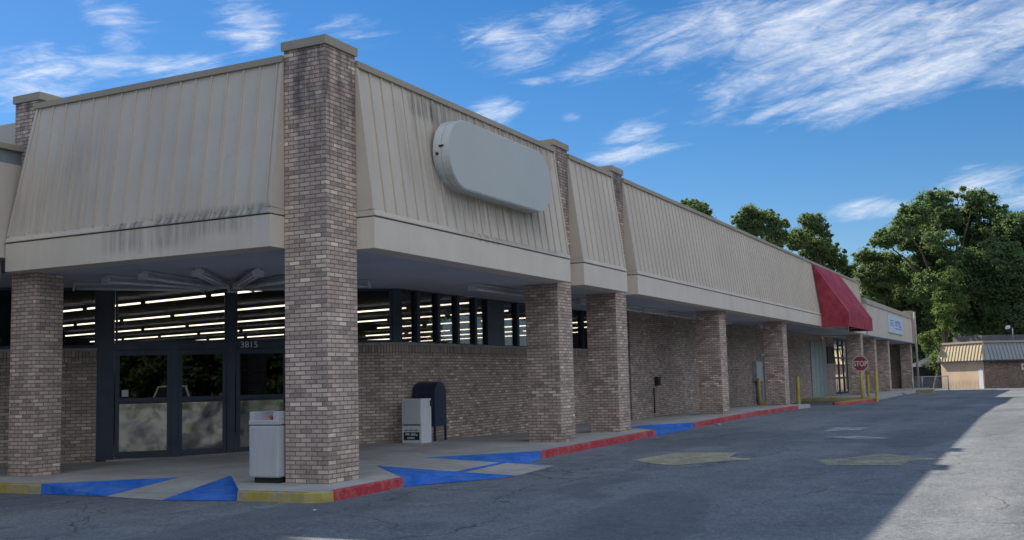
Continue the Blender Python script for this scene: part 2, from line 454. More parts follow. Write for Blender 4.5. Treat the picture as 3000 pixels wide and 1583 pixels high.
def asphalt():
    m, nt = new_mat('aged_asphalt')
    p = posnode(nt)
    big = nt.noise(p, .16, 5, .6)
    lane = nt.noise(nt.mapping(p, (.06, .75, 1)), 1.0, 5, .6)
    mid = nt.noise(p, 1.7, 6, .65)
    agg = nt.noise(p, 42, 3, .7)
    vor = nt.add('ShaderNodeTexVoronoi', {'Vector': p, 'Scale': 75.0}).outputs['Distance']
    f = nt.m('ADD', nt.m('MULTIPLY', big, .35), nt.m('ADD', nt.m('MULTIPLY', lane, .35), nt.m('MULTIPLY', mid, .3)))
    c = nt.mix(nt.sstep(f, .39, .61), (.098, .113, .136), (.188, .205, .226))
    c = nt.mix(nt.m('MULTIPLY', nt.sstep(agg, .5, .7), .55), c, (.36, .35, .335))
    c = nt.mix(nt.m('MULTIPLY', nt.m('SUBTRACT', 1.0, nt.sstep(agg, .3, .48)), .65), c, (.05, .05, .052))
    c = nt.mix(nt.m('MULTIPLY', nt.m('SUBTRACT', 1.0, nt.sstep(vor, .1, .35)), .3), c, (.28, .275, .265))
    ag2 = nt.noise(p, 15, 5, .78)
    c = nt.mix(nt.m('MULTIPLY', nt.sstep(ag2, .52, .68), .5), c, (.33, .325, .315))
    c = nt.mix(nt.m('MULTIPLY', nt.m('SUBTRACT', 1.0, nt.sstep(ag2, .34, .48)), .55), c, (.055, .06, .068))
    # hairline cracks
    w = nt.add('ShaderNodeVectorMath', {0: p, 1: nt.add('ShaderNodeTexNoise', {'Vector': p, 'Scale': 1.4, 'Detail': 4.0}).outputs['Color']}, operation='ADD').outputs[0]
    ed = nt.add('ShaderNodeTexVoronoi', {'Vector': w, 'Scale': .42}, feature='DISTANCE_TO_EDGE').outputs['Distance']
    ck = nt.m('MULTIPLY', nt.m('SUBTRACT', 1.0, nt.sstep(ed, .002, .010)), nt.sstep(nt.noise(p, .33, 3), .45, .55))
    ed2 = nt.add('ShaderNodeTexVoronoi', {'Vector': w, 'Scale': .15}, feature='DISTANCE_TO_EDGE').outputs['Distance']
    ck = nt.m('MAXIMUM', ck, nt.m('MULTIPLY', nt.m('SUBTRACT', 1.0, nt.sstep(ed2, .0012, .005)), nt.sstep(nt.noise(p, .21, 3), .48, .54)))
    c = nt.mix(nt.m('MULTIPLY', ck, .6), c, (.04, .04, .043))
    # oil stains and pale scuffs
    oil = nt.sstep(nt.noise(p, .55, 5, .65, .6), .60, .74)
    c = nt.mix(nt.m('MULTIPLY', oil, .45), c, (.05, .05, .055))
    spot = nt.add('ShaderNodeTexVoronoi', {'Vector': w, 'Scale': .9, 'Randomness': 1.0})
    sp_ = nt.m('MULTIPLY', nt.m('SUBTRACT', 1.0, nt.sstep(spot.outputs['Distance'], .03, .13)), nt.sstep(nt.noise(p, .4, 2), .52, .6))
    c = nt.mix(nt.m('MULTIPLY', sp_, .6), c, (.04, .04, .045))
    patch = nt.sstep(nt.noise(nt.mapping(p, (.12, .3, 1), loc=(7, 1, 0)), 1.0, 3, .4), .57, .59)
    c = nt.mix(nt.m('MULTIPLY', patch, .35), c, (.075, .082, .095))
    pale = nt.sstep(nt.noise(nt.mapping(p, (.25, 1.4, 1), loc=(4, 2, 0)), 1.0, 6, .7), .60, .75)
    c = nt.mix(nt.m('MULTIPLY', pale, .4), c, (.27, .27, .27))
    h = nt.m('SUBTRACT', nt.m('ADD', agg, nt.m('MULTIPLY', vor, .5)), nt.m('MULTIPLY', ck, 1.0))
    finish(nt, c, .9, h, .45, .008, spec=.3)
    return m
ASPH = asphalt()

def worn_marking(name, col, keep):
    m, nt = new_mat(name)
    p = posnode(nt)
    a = nt.noise(p, 2.3, 6, .7)
    b = nt.noise(p, 30, 4, .7)
    f = nt.sstep(nt.m('ADD', nt.m('MULTIPLY', a, .5), nt.m('MULTIPLY', b, .5)), .5 - .16, .5 + .12)
    f = nt.m('MULTIPLY', nt.m('SUBTRACT', 1.0, f), 1.0)
    f = nt.m('ADD', nt.m('MULTIPLY', f, 1 - keep * .5), keep * .5, clamp=True)
    d = nt.add('ShaderNodeBsdfPrincipled', {'Base Color': (*col, 1), 'Roughness': .85, 'Specular IOR Level': .3})
    t = nt.add('ShaderNodeBsdfTransparent')
    mx = nt.add('ShaderNodeMixShader', {0: f, 1: t.outputs[0], 2: d.outputs[0]})
    nt.add('ShaderNodeOutputMaterial', {'Surface': mx.outputs[0]})
    return m
MARK_Y = worn_marking('faded_yellow_marking', (.47, .43, .29), 1.0)
MARK_Y2 = worn_marking('very_faded_yellow_marking', (.42, .39, .28), .6)
MARK_W = worn_marking('faded_white_marking', (.50, .52, .55), .3)

def glass_mat(name, tint, rough=.0, refl=1.0):
    m, nt = new_mat(name)
    fr = nt.add('ShaderNodeFresnel', {'IOR': 1.5}).outputs[0]
    t = nt.add('ShaderNodeBsdfTransparent', {'Color': (*tint, 1)})
    g = nt.add('ShaderNodeBsdfGlossy', {'Color': (1, 1, 1, 1), 'Roughness': rough})
    mx = nt.add('ShaderNodeMixShader', {0: nt.m('MULTIPLY', fr, refl, clamp=True), 1: t.outputs[0], 2: g.outputs[0]})
    nt.add('ShaderNodeOutputMaterial', {'Surface': mx.outputs[0]})
    return m
GLASS = glass_mat('tinted_glass', (.55, .57, .64), .0, .5)
GLASS_DARK = glass_mat('dark_glass', (.06, .085, .14), .0, 1.2)
WHITE_METAL = simple('white_enamel', (.62, .63, .64), .4, .08)
SIGN_FACE = simple('blank_sign_plastic', (.485, .49, .465), .45, .04, .5)
SIGN_RIM = cladding('sign_rim_paint', (.60, .61, .58), [(-1, 30, 4.7, 5.3, .5, .3, .35)], streak=.3)
BLACK = simple('black_rubber', (.02, .02, .022), .6)
STEEL = simple('galvanised_steel', (.42, .43, .44), .45, .15, 4, .6)
def kick_metal():
    m, nt = new_mat('polished_kick_plate')
    p = posnode(nt)
    a = nt.noise(p, 1.1, 2, .5)
    b = nt.noise(nt.mapping(p, (3, 3, 60)), 1.0, 3, .6)
    a2 = nt.noise(p, 3.1, 3, .6, .8)
    c = nt.mix(nt.sstep(a2, .3, .7), (.27, .26, .245), (.55, .53, .49))
    finish(nt, c, nt.m('ADD', .06, nt.m('MULTIPLY', a2, .22)), nt.m('ADD', a, nt.m('MULTIPLY', a2, .04)), .45, .14, metal=1.0)
    return m
KICK = kick_metal()
def emit(name, col, s):
    m, nt = new_mat(name)
    e = nt.add('ShaderNodeEmission', {'Color': (*col, 1), 'Strength': s})
    nt.add('ShaderNodeOutputMaterial', {'Surface': e.outputs[0]})
    return m
TUBE_ON = emit('lit_tube', (1, .80, .50), TUBE_S)

# ------------------------------------------------------------------ ground
def struct(o, label=None):
    o['kind'] = 'structure'
    if label:
        o['label'] = label
    return o

xs = sorted(set([p[0] for p in S_PTS] + [-500, -120, -4, 600]))
g = MB()
for a, b in zip(xs, xs[1:]):
    g.face([(a, -500, gz(a)), (b, -500, gz(b)), (b, 500, gz(b)), (a, 500, gz(a))])
struct(g.build('ground', ASPH), 'grey aged asphalt of the parking lot')

def strip_sheet(name, poly, zf, mat, step=.8, label=None):
    """triangulated sheet over a 2-D outline, lifted to zf(x, y)"""
    pts = [Vector(p) for p in poly]
    n = len(pts)
    bpts, edges = [], []
    for i in range(n):
        a, b = pts[i], pts[(i + 1) % n]
        k = max(1, int((b - a).length / step))
        for j in range(k):
            bpts.append(a + (b - a) * (j / k))
    nb = len(bpts)
    edges = [(i, (i + 1) % nb) for i in range(nb)]
    x0, x1 = min(p.x for p in pts), max(p.x for p in pts)
    y0, y1 = min(p.y for p in pts), max(p.y for p in pts)
    inner = []
    y = y0 + step * .5
    while y < y1:
        x = x0 + step * .5
        while x < x1:
            inner.append(Vector((x + .01 * math.sin(x * 7 + y * 3), y)))
            x += step
        y += step
    vo, eo, fo, _, _, _ = delaunay_2d_cdt(bpts + inner, edges, [list(range(nb))], 1, 1e-4)
    mb = MB()
    mb.idx([(p.x, p.y, zf(p.x, p.y)) for p in vo], [tuple(f) for f in fo], 0)
    return struct(mb.build(name, mat), label)

walk = [(-1, 13), (-1, 4.9), (.4, 3.3), (.84, 2.6), (-1, .85), (-1, -.35), (-.75, -.6), (1.1, -.6), (2.8, 1.0), (4.4, 1.0), (6.2, -.6),
        (13.1, -.6), (14.2, .5), (15.3, .5), (16.4, -.6), (33, -.6), (33, 3.5), (7.4, 3.5), (2.5, 8.5), (2.5, 13)]
strip_sheet('sidewalk', walk, hz, CONC, .8, 'worn concrete walk under the canopy')
strip_sheet('sidewalk', [(45.2, 2.3), (46.0, -1.45), (77.5, -1.1), (77.5, 2.3)], lambda x, y: .115 - .002 * (x - 45), CONC, 2.5, 'concrete walk in front of the far shops')

def kerb(pts, mat, label, top=None, zt=None, wid=.15, name='kerb'):
    """painted kerb: front face down to the asphalt, rounded top edge, concrete top"""
    mb = MB()
    pts = [Vector(p) for p in pts]
    fine = []
    for a, b in zip(pts, pts[1:]):
        k = max(1, int((b - a).length / 1.2))
        fine += [a + (b - a) * (j / k) for j in range(k)]
    fine.append(pts[-1])
    rows = []
    for i, p in enumerate(fine):
        a = fine[max(0, i - 1)]
        b = fine[min(len(fine) - 1, i + 1)]
        d = (b - a).normalized()
        out = Vector((d.y, -d.x))
        z1 = (zt(p.x, p.y) if zt else hz(p.x, p.y)) + .004
        z0 = gz(p.x) - .03
        prof = [(.03, z0), (.012, z1 - .03), (-.004, z1 - .006), (-.03, z1), (-wid, z1), (-wid - .01, z1 - .03)]
        rows.append([(p.x + out.x * o, p.y + out.y * o, z) for o, z in prof])
    for ra, rb in zip(rows, rows[1:]):
        for j in range(5):
            mb.face([ra[j], rb[j], rb[j + 1], ra[j + 1]], 0 if j < 3 else 1)
    mb.face(rows[0], 0)
    mb.face(rows[-1], 0)
    return struct(mb.build(name, [mat, top or CONC]), label)

kerb([(-1, .86), (-1, -.33), (-.9, -.53), (-.72, -.6)], YEL_P, 'worn yellow kerb rounding the corner by the trash bin')
kerb([(-.72, -.6), (1.1, -.6)], RED_P, 'short red kerb right of the corner column')
kerb([(6.2, -.6), (13.1, -.6)], RED_P, 'red kerb between the two blue ramps')
kerb([(16.4, -.6), (30.5, -.6)], RED_P, 'long worn red kerb past the second blue ramp')
kerb([(30.5, -.6), (33, -.6), (33, 2.2)], CONC, 'bare concrete kerb end')
kerb([(-1, 13), (-1, 4.9)], YEL_P, 'yellow kerb at the left edge')
ZW = lambda x, y: .115 - .002 * (x - 45)
kerb([(45.2, 2.3), (46.0, -1.45)], YEL_P, 'yellow kerb end facing the lot behind the stop sign', YEL_P, ZW)
kerb([(46.0, -1.45), (77.5, -1.1)], CONC, 'concrete kerb before the far shops', None, ZW)
kerb([(67.5, .2), (66.2, -2.4)], YEL_P, 'yellow wheel stop at the end of the far walk', YEL_P, lambda x, y: .10)
isl = [(38.0, -.7), (44.6, -.75), (44.9, -1.75), (38.6, -1.35)]
kerb([(38.0, -.7), (38.6, -1.35), (44.9, -1.75), (44.9, -.8)], RED_P, 'red nosed traffic island under the stop sign', YEL_P, lambda x, y: .07)
strip_sheet('traffic_island', isl, lambda x, y: .07, YEL_P, 1.5, 'yellow topped traffic island under the stop sign')

def ramp(name, faces, label):
    mb = MB()
    for pts, mi in faces:
        mb.face(pts, mi)
    return struct(mb.build(name, [BLUE_P, CONC], recalc=False), label)
e = .006
h = lambda x, y, d=0: (x, y, hz(x, y) + e + d)
a = lambda x, y, d=0: (x, y, gz(x) + e + d)
ramp('kerb_ramp', [([h(-1, 4.9), a(-1.02, 4.9), a(-1.05, 3.42), h(.4, 3.3)], 0), ([h(.4, 3.3), a(-1.05, 3.42), a(-1.25, 2.09), h(.84, 2.6)], 1),
                   ([h(.84, 2.6), a(-1.25, 2.09), a(-1.02, .85), h(-1, .85)], 0)], 'blue flanked concrete ramp left of the corner')
dz = -.07
c1, c2 = (2.9, -.6, gz(2.9) + .062), (4.6, -.55, gz(4.6) + .066)
f1, e1 = a(3.0, -1.67), a(4.75, -1.54)
i1 = a(2.5, -1.55)
ramp('kerb_ramp', [([h(1.1, -.6), c1, h(2.8, 1.0)], 0), ([a(1.1, -.62), i1, c1, h(1.1, -.6)], 0), ([i1, f1, c1], 0),
                   ([h(2.8, 1.0), c1, c2, h(4.4, 1.0)], 1), ([c1, f1, e1, c2], 1),
                   ([h(4.4, 1.0), c2, h(6.2, -.6)], 0), ([c2, a(6.2, -.62), h(6.2, -.6)], 0), ([c2, e1, a(5.3, -.8), a(6.2, -.62)], 0)],
     'wide blue and concrete ramp between the red kerbs')
lb = MB()
lb.face([(2.86, -.63, c1[2] + .003), (2.98, -.7, c1[2] - .001), (4.62, -.64, c2[2] - .001), (4.62, -.52, c2[2] + .004), (2.86, -.55, c1[2] + .008)])
struct(lb.build('ramp_line', BLUE_P, recalc=False), 'blue line across the ramp')
ramp('kerb_ramp', [([h(13.1, -.6), a(13.1, -.62), a(14.2, -.7), h(14.2, .5)], 0), ([h(14.2, .5), a(14.2, -.7), a(15.3, -.7), h(15.3, .5)], 0),
                   ([h(15.3, .5), a(15.3, -.7), a(16.4, -.62), h(16.4, -.6)], 0)], 'narrow blue ramp past the third column')

def marking(pts, mat, label):
    mb = MB()
    vs = [Vector((x, y)) for x, y in pts]
    for i in range(len(pts)):
        pass
    mb.face([(x, y, gz(x) + .012) for x, y in pts])
    return struct(mb.build('road_marking', mat, recalc=False), label)
def mark_tri(pts, mat, label):
    vo, eo, fo, _, _, _ = delaunay_2d_cdt([Vector(p) for p in pts], [], [list(range(len(pts)))], 1, 1e-5)
    mb = MB()
    mb.idx([(p.x, p.y, gz(p.x) + .008) for p in vo], [tuple(f) for f in fo])
    return struct(mb.build('road_marking', mat, recalc=False), label)
mark_tri([(6.1, -2.55), (7.0, -2.75), (7.81, -2.91), (7.95, -4.1), (6.9, -4.2), (6.5, -4.85), (6.0, -4.3), (5.1, -3.7), (5.4, -3.2)], MARK_Y, 'faded yellow arrow on the asphalt')
mark_tri([(6.4, -5.9), (7.33, -6.56), (7.97, -6.87), (7.41, -7.32), (6.92, -8.1), (6.5, -7.48), (5.64, -7.42), (5.48, -6.27)], MARK_Y2, 'nearly worn off yellow arrow')
mark_tri([(14.75, -4.5), (16.44, -4.5), (16.3, -5.4), (15.2, -5.3)], MARK_W, 'worn white patch')
mark_tri([(12.8, -4.9), (13.0, -5.6), (12.2, -6.5), (11.8, -5.9), (12.3, -5.2)], MARK_W, 'worn white patch')
def text_mesh(name, fc):
    """lettering as real mesh"""
    tmp = bpy.data.objects.new(name + '_curve', fc)
    COL.objects.link(tmp)
    bpy.context.view_layer.update()
    me = bpy.data.meshes.new_from_object(tmp.evaluated_get(bpy.context.evaluated_depsgraph_get()))
    bpy.data.objects.remove(tmp)
    me.name = name
    o = bpy.data.objects.new(name, me)
    COL.objects.link(o)
    return o

# ------------------------------------------------------------------ the plaza
plaza = thing('shopping_plaza', (0, 0, 0), 'long beige metal clad strip mall with brick columns, blank sign and dark glazed corner entrance', 'building')

def column(parent, x0, y0, w, d, ztop, cap=True, zb=-.35, mat=None):
    mb = MB()
    mb.box(x0, y0, zb, x0 + w, y0 + d, ztop)
    o = mb.build('brick_column', mat or BRICK_COL, parent, bevel=.012)
    if cap:
        c = MB()
        e = .035
        c.box(x0 - e, y0 - e, ztop, x0 + w + e, y0 + d + e, ztop + .145)
        c.build('column_cap', COPING, o, bevel=.01)
    return o
column(plaza, 0, 0, .81, .80, 6.745)
column(plaza, 8.614, 0, .775, .81, 6.745)
column(plaza, 12.215, 0, .775, .81, 6.745)
column(plaza, 51.6, 0, .8, .81, 6.745)
column(plaza, 21.77, 0, .775, .81, 3.61, False, -.1)
column(plaza, 31.21, 0, .775, .81, 3.61, False, -.1)
column(plaza, 0, 6.32, .60, .64, 6.745)

def bay(parent, axis, a0, a1, mats, sp=.335, hip=0.0):
    """mansard bay: sloped standing seam panel, coping, flashing and flat fascia; axis X faces -Y, axis Y faces -X"""
    pan, fas, cop, fla = mats
    P = (lambda a, o, z: (a, o, z)) if axis == 'X' else (lambda a, o, z: (o, a, z))
    vec = (a1 - a0, 0, 0) if axis == 'X' else (0, a1 - a0, 0)
    mb = MB()
    prof = [(.0, 6.575), (-.295, 4.215), (.24, 4.215), (.24, 6.575)]
    vs = [P(a0, o, z) for o, z in prof] + [P(a1 - (hip if z > 5 else 0), o, z) for o, z in prof]
    mb.idx(vs, [(0, 1, 5, 4), (1, 2, 6, 5), (2, 3, 7, 6), (3, 0, 4, 7), (0, 3, 2, 1), (4, 5, 6, 7)])
    n = int((a1 - a0) / sp)
    off = ((a1 - a0) - n * sp) / 2
    nrm = Vector(P(0, -1, -.125)).normalized()
    for i in range(n + 1):
        a = a0 + off + i * sp
        if a - a0 < .03 or a1 - hip - a < .03:
            continue
        mb.beam(Vector(P(a, .0, 6.57)) + nrm * .008, Vector(P(a, -.293, 4.23)) + nrm * .008, .024, .038, up=nrm)
    # end trims
    for a, at in ((a0 + .03, a0 + .03), (a1 - .03, a1 - .03 - hip)):
        mb.beam(Vector(P(at, .0, 6.57)) + nrm * .008, Vector(P(a, -.293, 4.23)) + nrm * .008, .055, .034, up=nrm)
    o = mb.build('mansard_panel', pan, parent)
    vec0 = vec
    vec = (a1 - hip + .02 * (hip > 0) - a0, 0, 0) if axis == 'X' else (0, a1 - hip + .02 * (hip > 0) - a0, 0)
    c = MB()
    c.prism([P(a0, -.05, 6.575), P(a0, -.045, 6.68), P(a0, .28, 6.70), P(a0, .28, 6.575)], vec)
    c.build('coping', cop, o)
    vec = vec0
    f = MB()
    f.prism([P(a0, -.334, 3.602), P(a0, -.334, 4.103), P(a0, .12, 4.103), P(a0, .12, 3.602)], vec)
    fo = f.build('fascia_board', fas, parent, bevel=.006)
    fl = MB()
    fl.prism([P(a0, -.352, 4.124), P(a0, -.352, 4.14), P(a0, -.30, 4.225), P(a0, .2, 4.212), P(a0, .2, 4.124)], vec)
    fl.build('flashing', fla, fo)
RM = (PANEL_R, FASC_R, COPING, FLASH)
LM = (PANEL_L, FASC_L, COPING, FLASH)
bay(plaza, 'X', .815, 8.61, RM)
bay(plaza, 'X', 9.393, 12.21, RM)
bay(plaza, 'X', 12.995, 51.59, RM)
bay(plaza, 'Y', .805, 6.72, LM, hip=.33)

mb = MB()
mb.box(.5, .26, 3.70, 51.5, .40, 6.5)
mb.box(.26, .5, 3.70, .40, 9.5, 6.5)
mb.build('parapet_wall', STUCCO, plaza)
mb = MB()
mb.box(.42, .42, 5.9, 51.5, 30.3, 6.0)
mb.build('roof', simple('grey_roof_membrane', (.3, .3, .3), .9), plaza)
mb = MB()
sof = [(.06, .06), (51.55, .06), (51.55, 2.2), (19.3, 2.2), (19.3, 3.36), (7.4, 3.36), (2.36, 8.4), (2.36, 10.5), (.06, 10.5)]
mb.prism([(x, y, 3.607) for x, y in sof], (0, 0, .05))
mb.build('soffit', SOFFIT, plaza)

# south storefront: knee wall, sill and windows
def knee(o, along, t0, t1, depth, zt):
    """brick knee wall with soldier course and sill. o origin, along unit vec, depth inward vec"""
    A = lambda t: Vector(o) + Vector(along) * t
    dep = Vector(depth)
    outw = -dep.normalized()
    mb = MB()
    L = Vector(along) * (t1 - t0)
    mb.obox(A(t0) + Vector((0, 0, -.35)), L, dep, Vector((0, 0, zt - .21 + .35)), 0)
    mb.obox(A(t0) + Vector((0, 0, zt - .21)) + outw * .004, L, dep, Vector((0, 0, .21)), 1)
    w = mb.build('brick_knee_wall', [BRICK, BRICK_SOL], plaza)
    s = MB()
    s.obox(A(t0) + outw * .05 + Vector((0, 0, zt + .001)), L, dep + Vector(depth).normalized() * .06, Vector((0, 0, .055)))
    s.build('window_sill', WHITE_METAL if False else CONC, w)
def window(o, along, t0, t1, z0, z1, inward, fw=.06, mid=None, mat=None):
    A = lambda t, z: Vector(o) + Vector(along) * t + Vector((0, 0, z))
    inn = Vector(inward)
    fd = inn * .10
    mb = MB()
    L = Vector(along)
    mb.obox(A(t0, z0), L * fw, fd, Vector((0, 0, z1 - z0)))
    mb.obox(A(t1 - fw, z0), L * fw, fd, Vector((0, 0, z1 - z0)))
    mb.obox(A(t0 + fw, z0), L * (t1 - t0 - 2 * fw), fd, Vector((0, 0, fw)))
    mb.obox(A(t0 + fw, z1 - fw), L * (t1 - t0 - 2 * fw), fd, Vector((0, 0, fw)))
    w = mb.build('window', DARKFRAME, plaza)
    p = MB()
    p.obox(A(t0 + fw * .8, z0 + fw * .8) + inn * .045, L * (t1 - t0 - 1.6 * fw), inn * .01, Vector((0, 0, z1 - z0 - 1.6 * fw)))
    p.build('pane', mat or GLASS, w)
    return w
def post(o, along, t0, t1, z0, z1, inward, d=.16, mat=None, name='mullion_post'):
    mb = MB()
    mb.obox(Vector(o) + Vector(along) * t0 + Vector((0, 0, z0)) - Vector(inward) * .03, Vector(along) * (t1 - t0), Vector(inward) * d, Vector((0, 0, z1 - z0)))
    return mb.build(name, mat or DARKFRAME, plaza)
SO, SA, SI = (0, 3.37, 0), (1, 0, 0), (0, 1, 0)
knee((0, 3.35, 0), SA, 7.4, 19.3, (0, .22, 0), 2.33)
ZS, ZT = 2.39, 3.604
prs = [(7.45, 8.03), (8.23, 8.98), (9.17, 9.93), (10.12, 10.85), (11.03, 11.54), (12.58, 13.29), (13.49, 14.22), (14.42, 15.15), (15.35, 16.08), (16.28, 17.0), (17.2, 17.95), (18.15, 19.05)]
for (p0, p1), nx in zip(prs, prs[1:] + [(19.3, 0)]):
    window(SO, SA, p0 - .03, p1 + .03, ZS, ZT, SI, .022)
    post(SO, SA, p1 + .032, nx[0] - .032, ZS, ZT, SI)
# 45 degree entrance wall
q = .70711
DO, DA, DI = (2.35, 8.40, 0), (q, -q, 0), (q, q, 0)
off = lambda k: (DO[0] + q * k, DO[1] + q * k, 0)
knee(off(-.02), DA, -1.6, .70, (q * .22, q * .22, 0), 2.29)
knee(off(-.02), DA, 4.62, 7.16, (q * .22, q * .22, 0), 2.33)
window(DO, DA, -1.6, .70, 2.36, ZT, DI, .05)
post(DO, DA, .702, 1.04, -.3, ZT, DI, .2)
window(DO, DA, 1.05, 3.31, 2.44, ZT, DI, .05)
post(DO, DA, 3.312, 3.478, -.3, ZT, DI, .2)
window(DO, DA, 3.48, 4.60, 2.44, ZT, DI, .05)
post(DO, DA, 4.602, 4.66, 2.4, ZT, DI, .16)
window(DO, DA, 4.662, 6.93, 2.40, ZT, DI, .05)
post(DO, DA, 6.932, 7.15, 2.385, ZT, DI, .2)
post(DO, DA, 1.042, 3.31, 2.30, 2.437, DI, .2, name='door_head')
post(DO, DA, 3.48, 4.60, 2.30, 2.437, DI, .2, name='door_head')

def door(t0, t1, hinge_left):
    A = lambda t, z, k=0: Vector(DO) + Vector(DA) * t + Vector(DI) * k + Vector((0, 0, z))
    L, I, U = Vector(DA), Vector(DI), Vector((0, 0, 1))
    z0, z1 = .06, 2.295
    fr = MB()
    w = .085
    fr.obox(A(t0, z0), L * w, I * .06, U * (z1 - z0))
    fr.obox(A(t1 - w, z0), L * w, I * .06, U * (z1 - z0))
    for za, zb in ((z0, z0 + .14), (1.18, 1.30), (z1 - .11, z1)):
        fr.obox(A(t0 + w, za), L * (t1 - t0 - 2 * w), I * .06, U * (zb - za))
    d = fr.build('door', DARKFRAME, plaza)
    gl = MB()
    gl.obox(A(t0 + w * .7, 1.27, .025), L * (t1 - t0 - 1.4 * w), I * .01, U * (z1 - .08 - 1.27))
    gl.build('glass_pane', GLASS_DARK, d)
    kp = MB()
    n = 10
    kp.obox(A(t0 + w * .75, z0 + .11, .012), L * (t1 - t0 - 1.5 * w), I * .03, U * (1.2 - z0 - .11))
    kp.build('kick_plate', KICK, d)
    pb = MB()
    pb.beam(A(t0 + .1, 1.24, -.05), A(t1 - .1, 1.24, -.05), .04, .05)
    for t in (t0 + .13, t1 - .13):
        pb.beam(A(t, 1.24, -.04), A(t, 1.24, .005), .04, .04)
    pb.build('push_bar', DARKFRAME, d)
    return d
d1 = door(1.06, 2.17, True)
d2 = door(2.31, 3.30, False)
d3 = door(3.50, 4.58, False)
post(DO, DA, 2.172, 2.308, -.2, 2.30, DI, .16)
# sticker and threshold strip
st = MB()
p = Vector(DO) + Vector(DA) * 1.19 + Vector(DI) * .018
st.obox(p + Vector((0, 0, 1.33)), Vector(DA) * .13, Vector(DI) * .004, Vector((0, 0, .14)))
st.build('door_sticker', simple('white_sticker', (.6, .6, .6)), d1)
th = MB()
th.obox(Vector(DO) + Vector(DA) * .9 - Vector(DI) * .12 + Vector((0, 0, -.05)), Vector(DA) * 3.8, Vector(DI) * .3, Vector((0, 0, .10)))
th.build('door_threshold', STEEL, plaza)
fc = bpy.data.curves.new('address_number', 'FONT')
fc.body = '3815'
fc.size = .19
fc.extrude = .004
fc.materials.append(simple('white_vinyl', (.75, .75, .75)))
fo = text_mesh('address_number', fc)
fo.parent = plaza
pp = Vector(DO) + Vector(DA) * 3.58 + Vector(DI) * -.04 + Vector((0, 0, 2.315))
fo.matrix_world = Matrix(((DA[0], 0, -DI[0], pp.x), (DA[1], 0, -DI[1], pp.y), (0, 1, 0, pp.z), (0, 0, 0, 1)))

# store interior behind the glass
mb = MB()
mb.prism([(2.6, 8.5, .03), (7.6, 3.56, .03), (42, 3.56, .03), (42, 30, .03), (2.6, 30, .03)], (0, 0, -.05))
mb.build('shop_floor', INT_FLOOR, plaza)
mb = MB()
mb.prism([(2.4, 8.65, 3.80), (7.45, 3.60, 3.80), (42, 3.60, 3.80), (42, 30, 3.80), (2.4, 30, 3.80)], (0, 0, .05))
mb.build('shop_ceiling', INT_DARK, plaza)
mb = MB()
mb.box(42, 3.5, 0, 42.2, 30.2, 3.9)
mb.box(2.3, 30, 0, 42.2, 30.2, 6.4)
mb.box(2.2, 9.6, -.3, 2.4, 30, 6.4)
mb.box(19.3, 3.4, -.3, 42, 3.56, 3.9)
mb.prism([(2.36, 8.4, 3.66), (7.4, 3.36, 3.66), (7.5, 3.5, 3.66), (2.5, 8.55, 3.66)], (0, 0, .3))
mb.build('shop_wall', INT_DARK, plaza)
for (x, y, w, d, hh, c) in [(14, 12, .7, 7, 2.0, (.05, .05, .06)), (19, 10, .7, 9, 1.9, (.06, .05, .05)), (9.5, 11, .7, 6, 1.9, (.04, .05, .06)), (25, 11, .7, 10, 1.9, (.05, .05, .05))]:
    mb = MB()
    mb.box(x, y, .03, x + w, y + d, .2)
    mb.box(x + w / 2 - .03, y, .2, x + w / 2 + .03, y + d, hh)
    for k in range(4):
        mb.box(x + .05, y, .45 + k * .42, x + w - .05, y + d, .48 + k * .42)
    tag(mb.build('gondola_shelf', simple('dull_shelf', c), None, (x, y, .03)), 'empty shop shelf in the dark store interior', 'shelf', 'empty shelves inside the store')

# far storefront wall
mb = MB()
mb.box(19.3, 2.2, -.3, 55.4, 2.38, 3.604)
mb.box(19.12, 2.2, -.3, 19.298, 3.4, 3.604)
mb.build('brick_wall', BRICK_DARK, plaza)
mb = MB()
mb.box(47.9, 2.14, .05, 52.4, 2.196, 3.2)
for k in range(1, 4):
    mb.box(47.9 + k * 1.125 - .02, 2.125, .05, 47.9 + k * 1.125 + .02, 2.14, 3.2)
mb.build('boarded_shopfront', simple('pale_green_board', (.30, .36, .34), .8), plaza)
mb = MB()
mb.box(52.9, 2.13, 2.0, 55.2, 2.19, 3.0)
mb.build('dark_shop_sign', BLACK, plaza)

# ------------------------------------------------------------------ lower shop at the far end
low = thing('lower_shop', (52.5, 0, 0), 'lower flat fronted shop with cream sign band at the far end of the mall', 'building')
mb = MB()
mb.box(52.42, -.33, 3.62, 75.2, .1, 5.40)
fa = mb.build('sign_band', STUCCO, low)
mb = MB()
mb.prism([(52.42, -.40, 5.40), (52.42, -.22, 5.76), (52.42, .15, 5.76), (52.42, .15, 5.40)], (22.8, 0, 0))
mb.build('coping', COPING, fa)
mb = MB()
mb.box(75.2, -.42, 3.5, 75.95, .3, 6.05)
mb.build('end_pilaster', COPING, low)
mb = MB()
mb.cyl((76.25, -.45, -.1), (76.25, -.45, 6.0), .09, 8)
mb.build('downspout', simple('pinkish_downspout', (.35, .30, .30)), low)
mb = MB()
mb.box(52.42, -.33, 3.56, 77.5, 2.3, 3.618)
mb.build('soffit', SOFFIT, low)
for x in (57.0, 63.2, 76.5):
    column(low, x, 0, .8, .81, 3.56, False, -.2)
mb = MB()
mb.box(60.4, 2.2, -.3, 77.4, 2.38, 3.56)
mb.box(77.4, .4, -.3, 77.6, 16, 5.2)
mb.box(52.42, 15.8, -.3, 77.4, 16, 5.2)
mb.box(55.4, 6.0, -.1, 60.4, 6.1, 3.56)
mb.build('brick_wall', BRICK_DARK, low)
mb = MB()
mb.box(52.42, .2, 5.1, 77.4, 15.8, 5.2)
mb.build('roof', simple('pale_roof_gravel', (.4, .39, .37), .9), low)
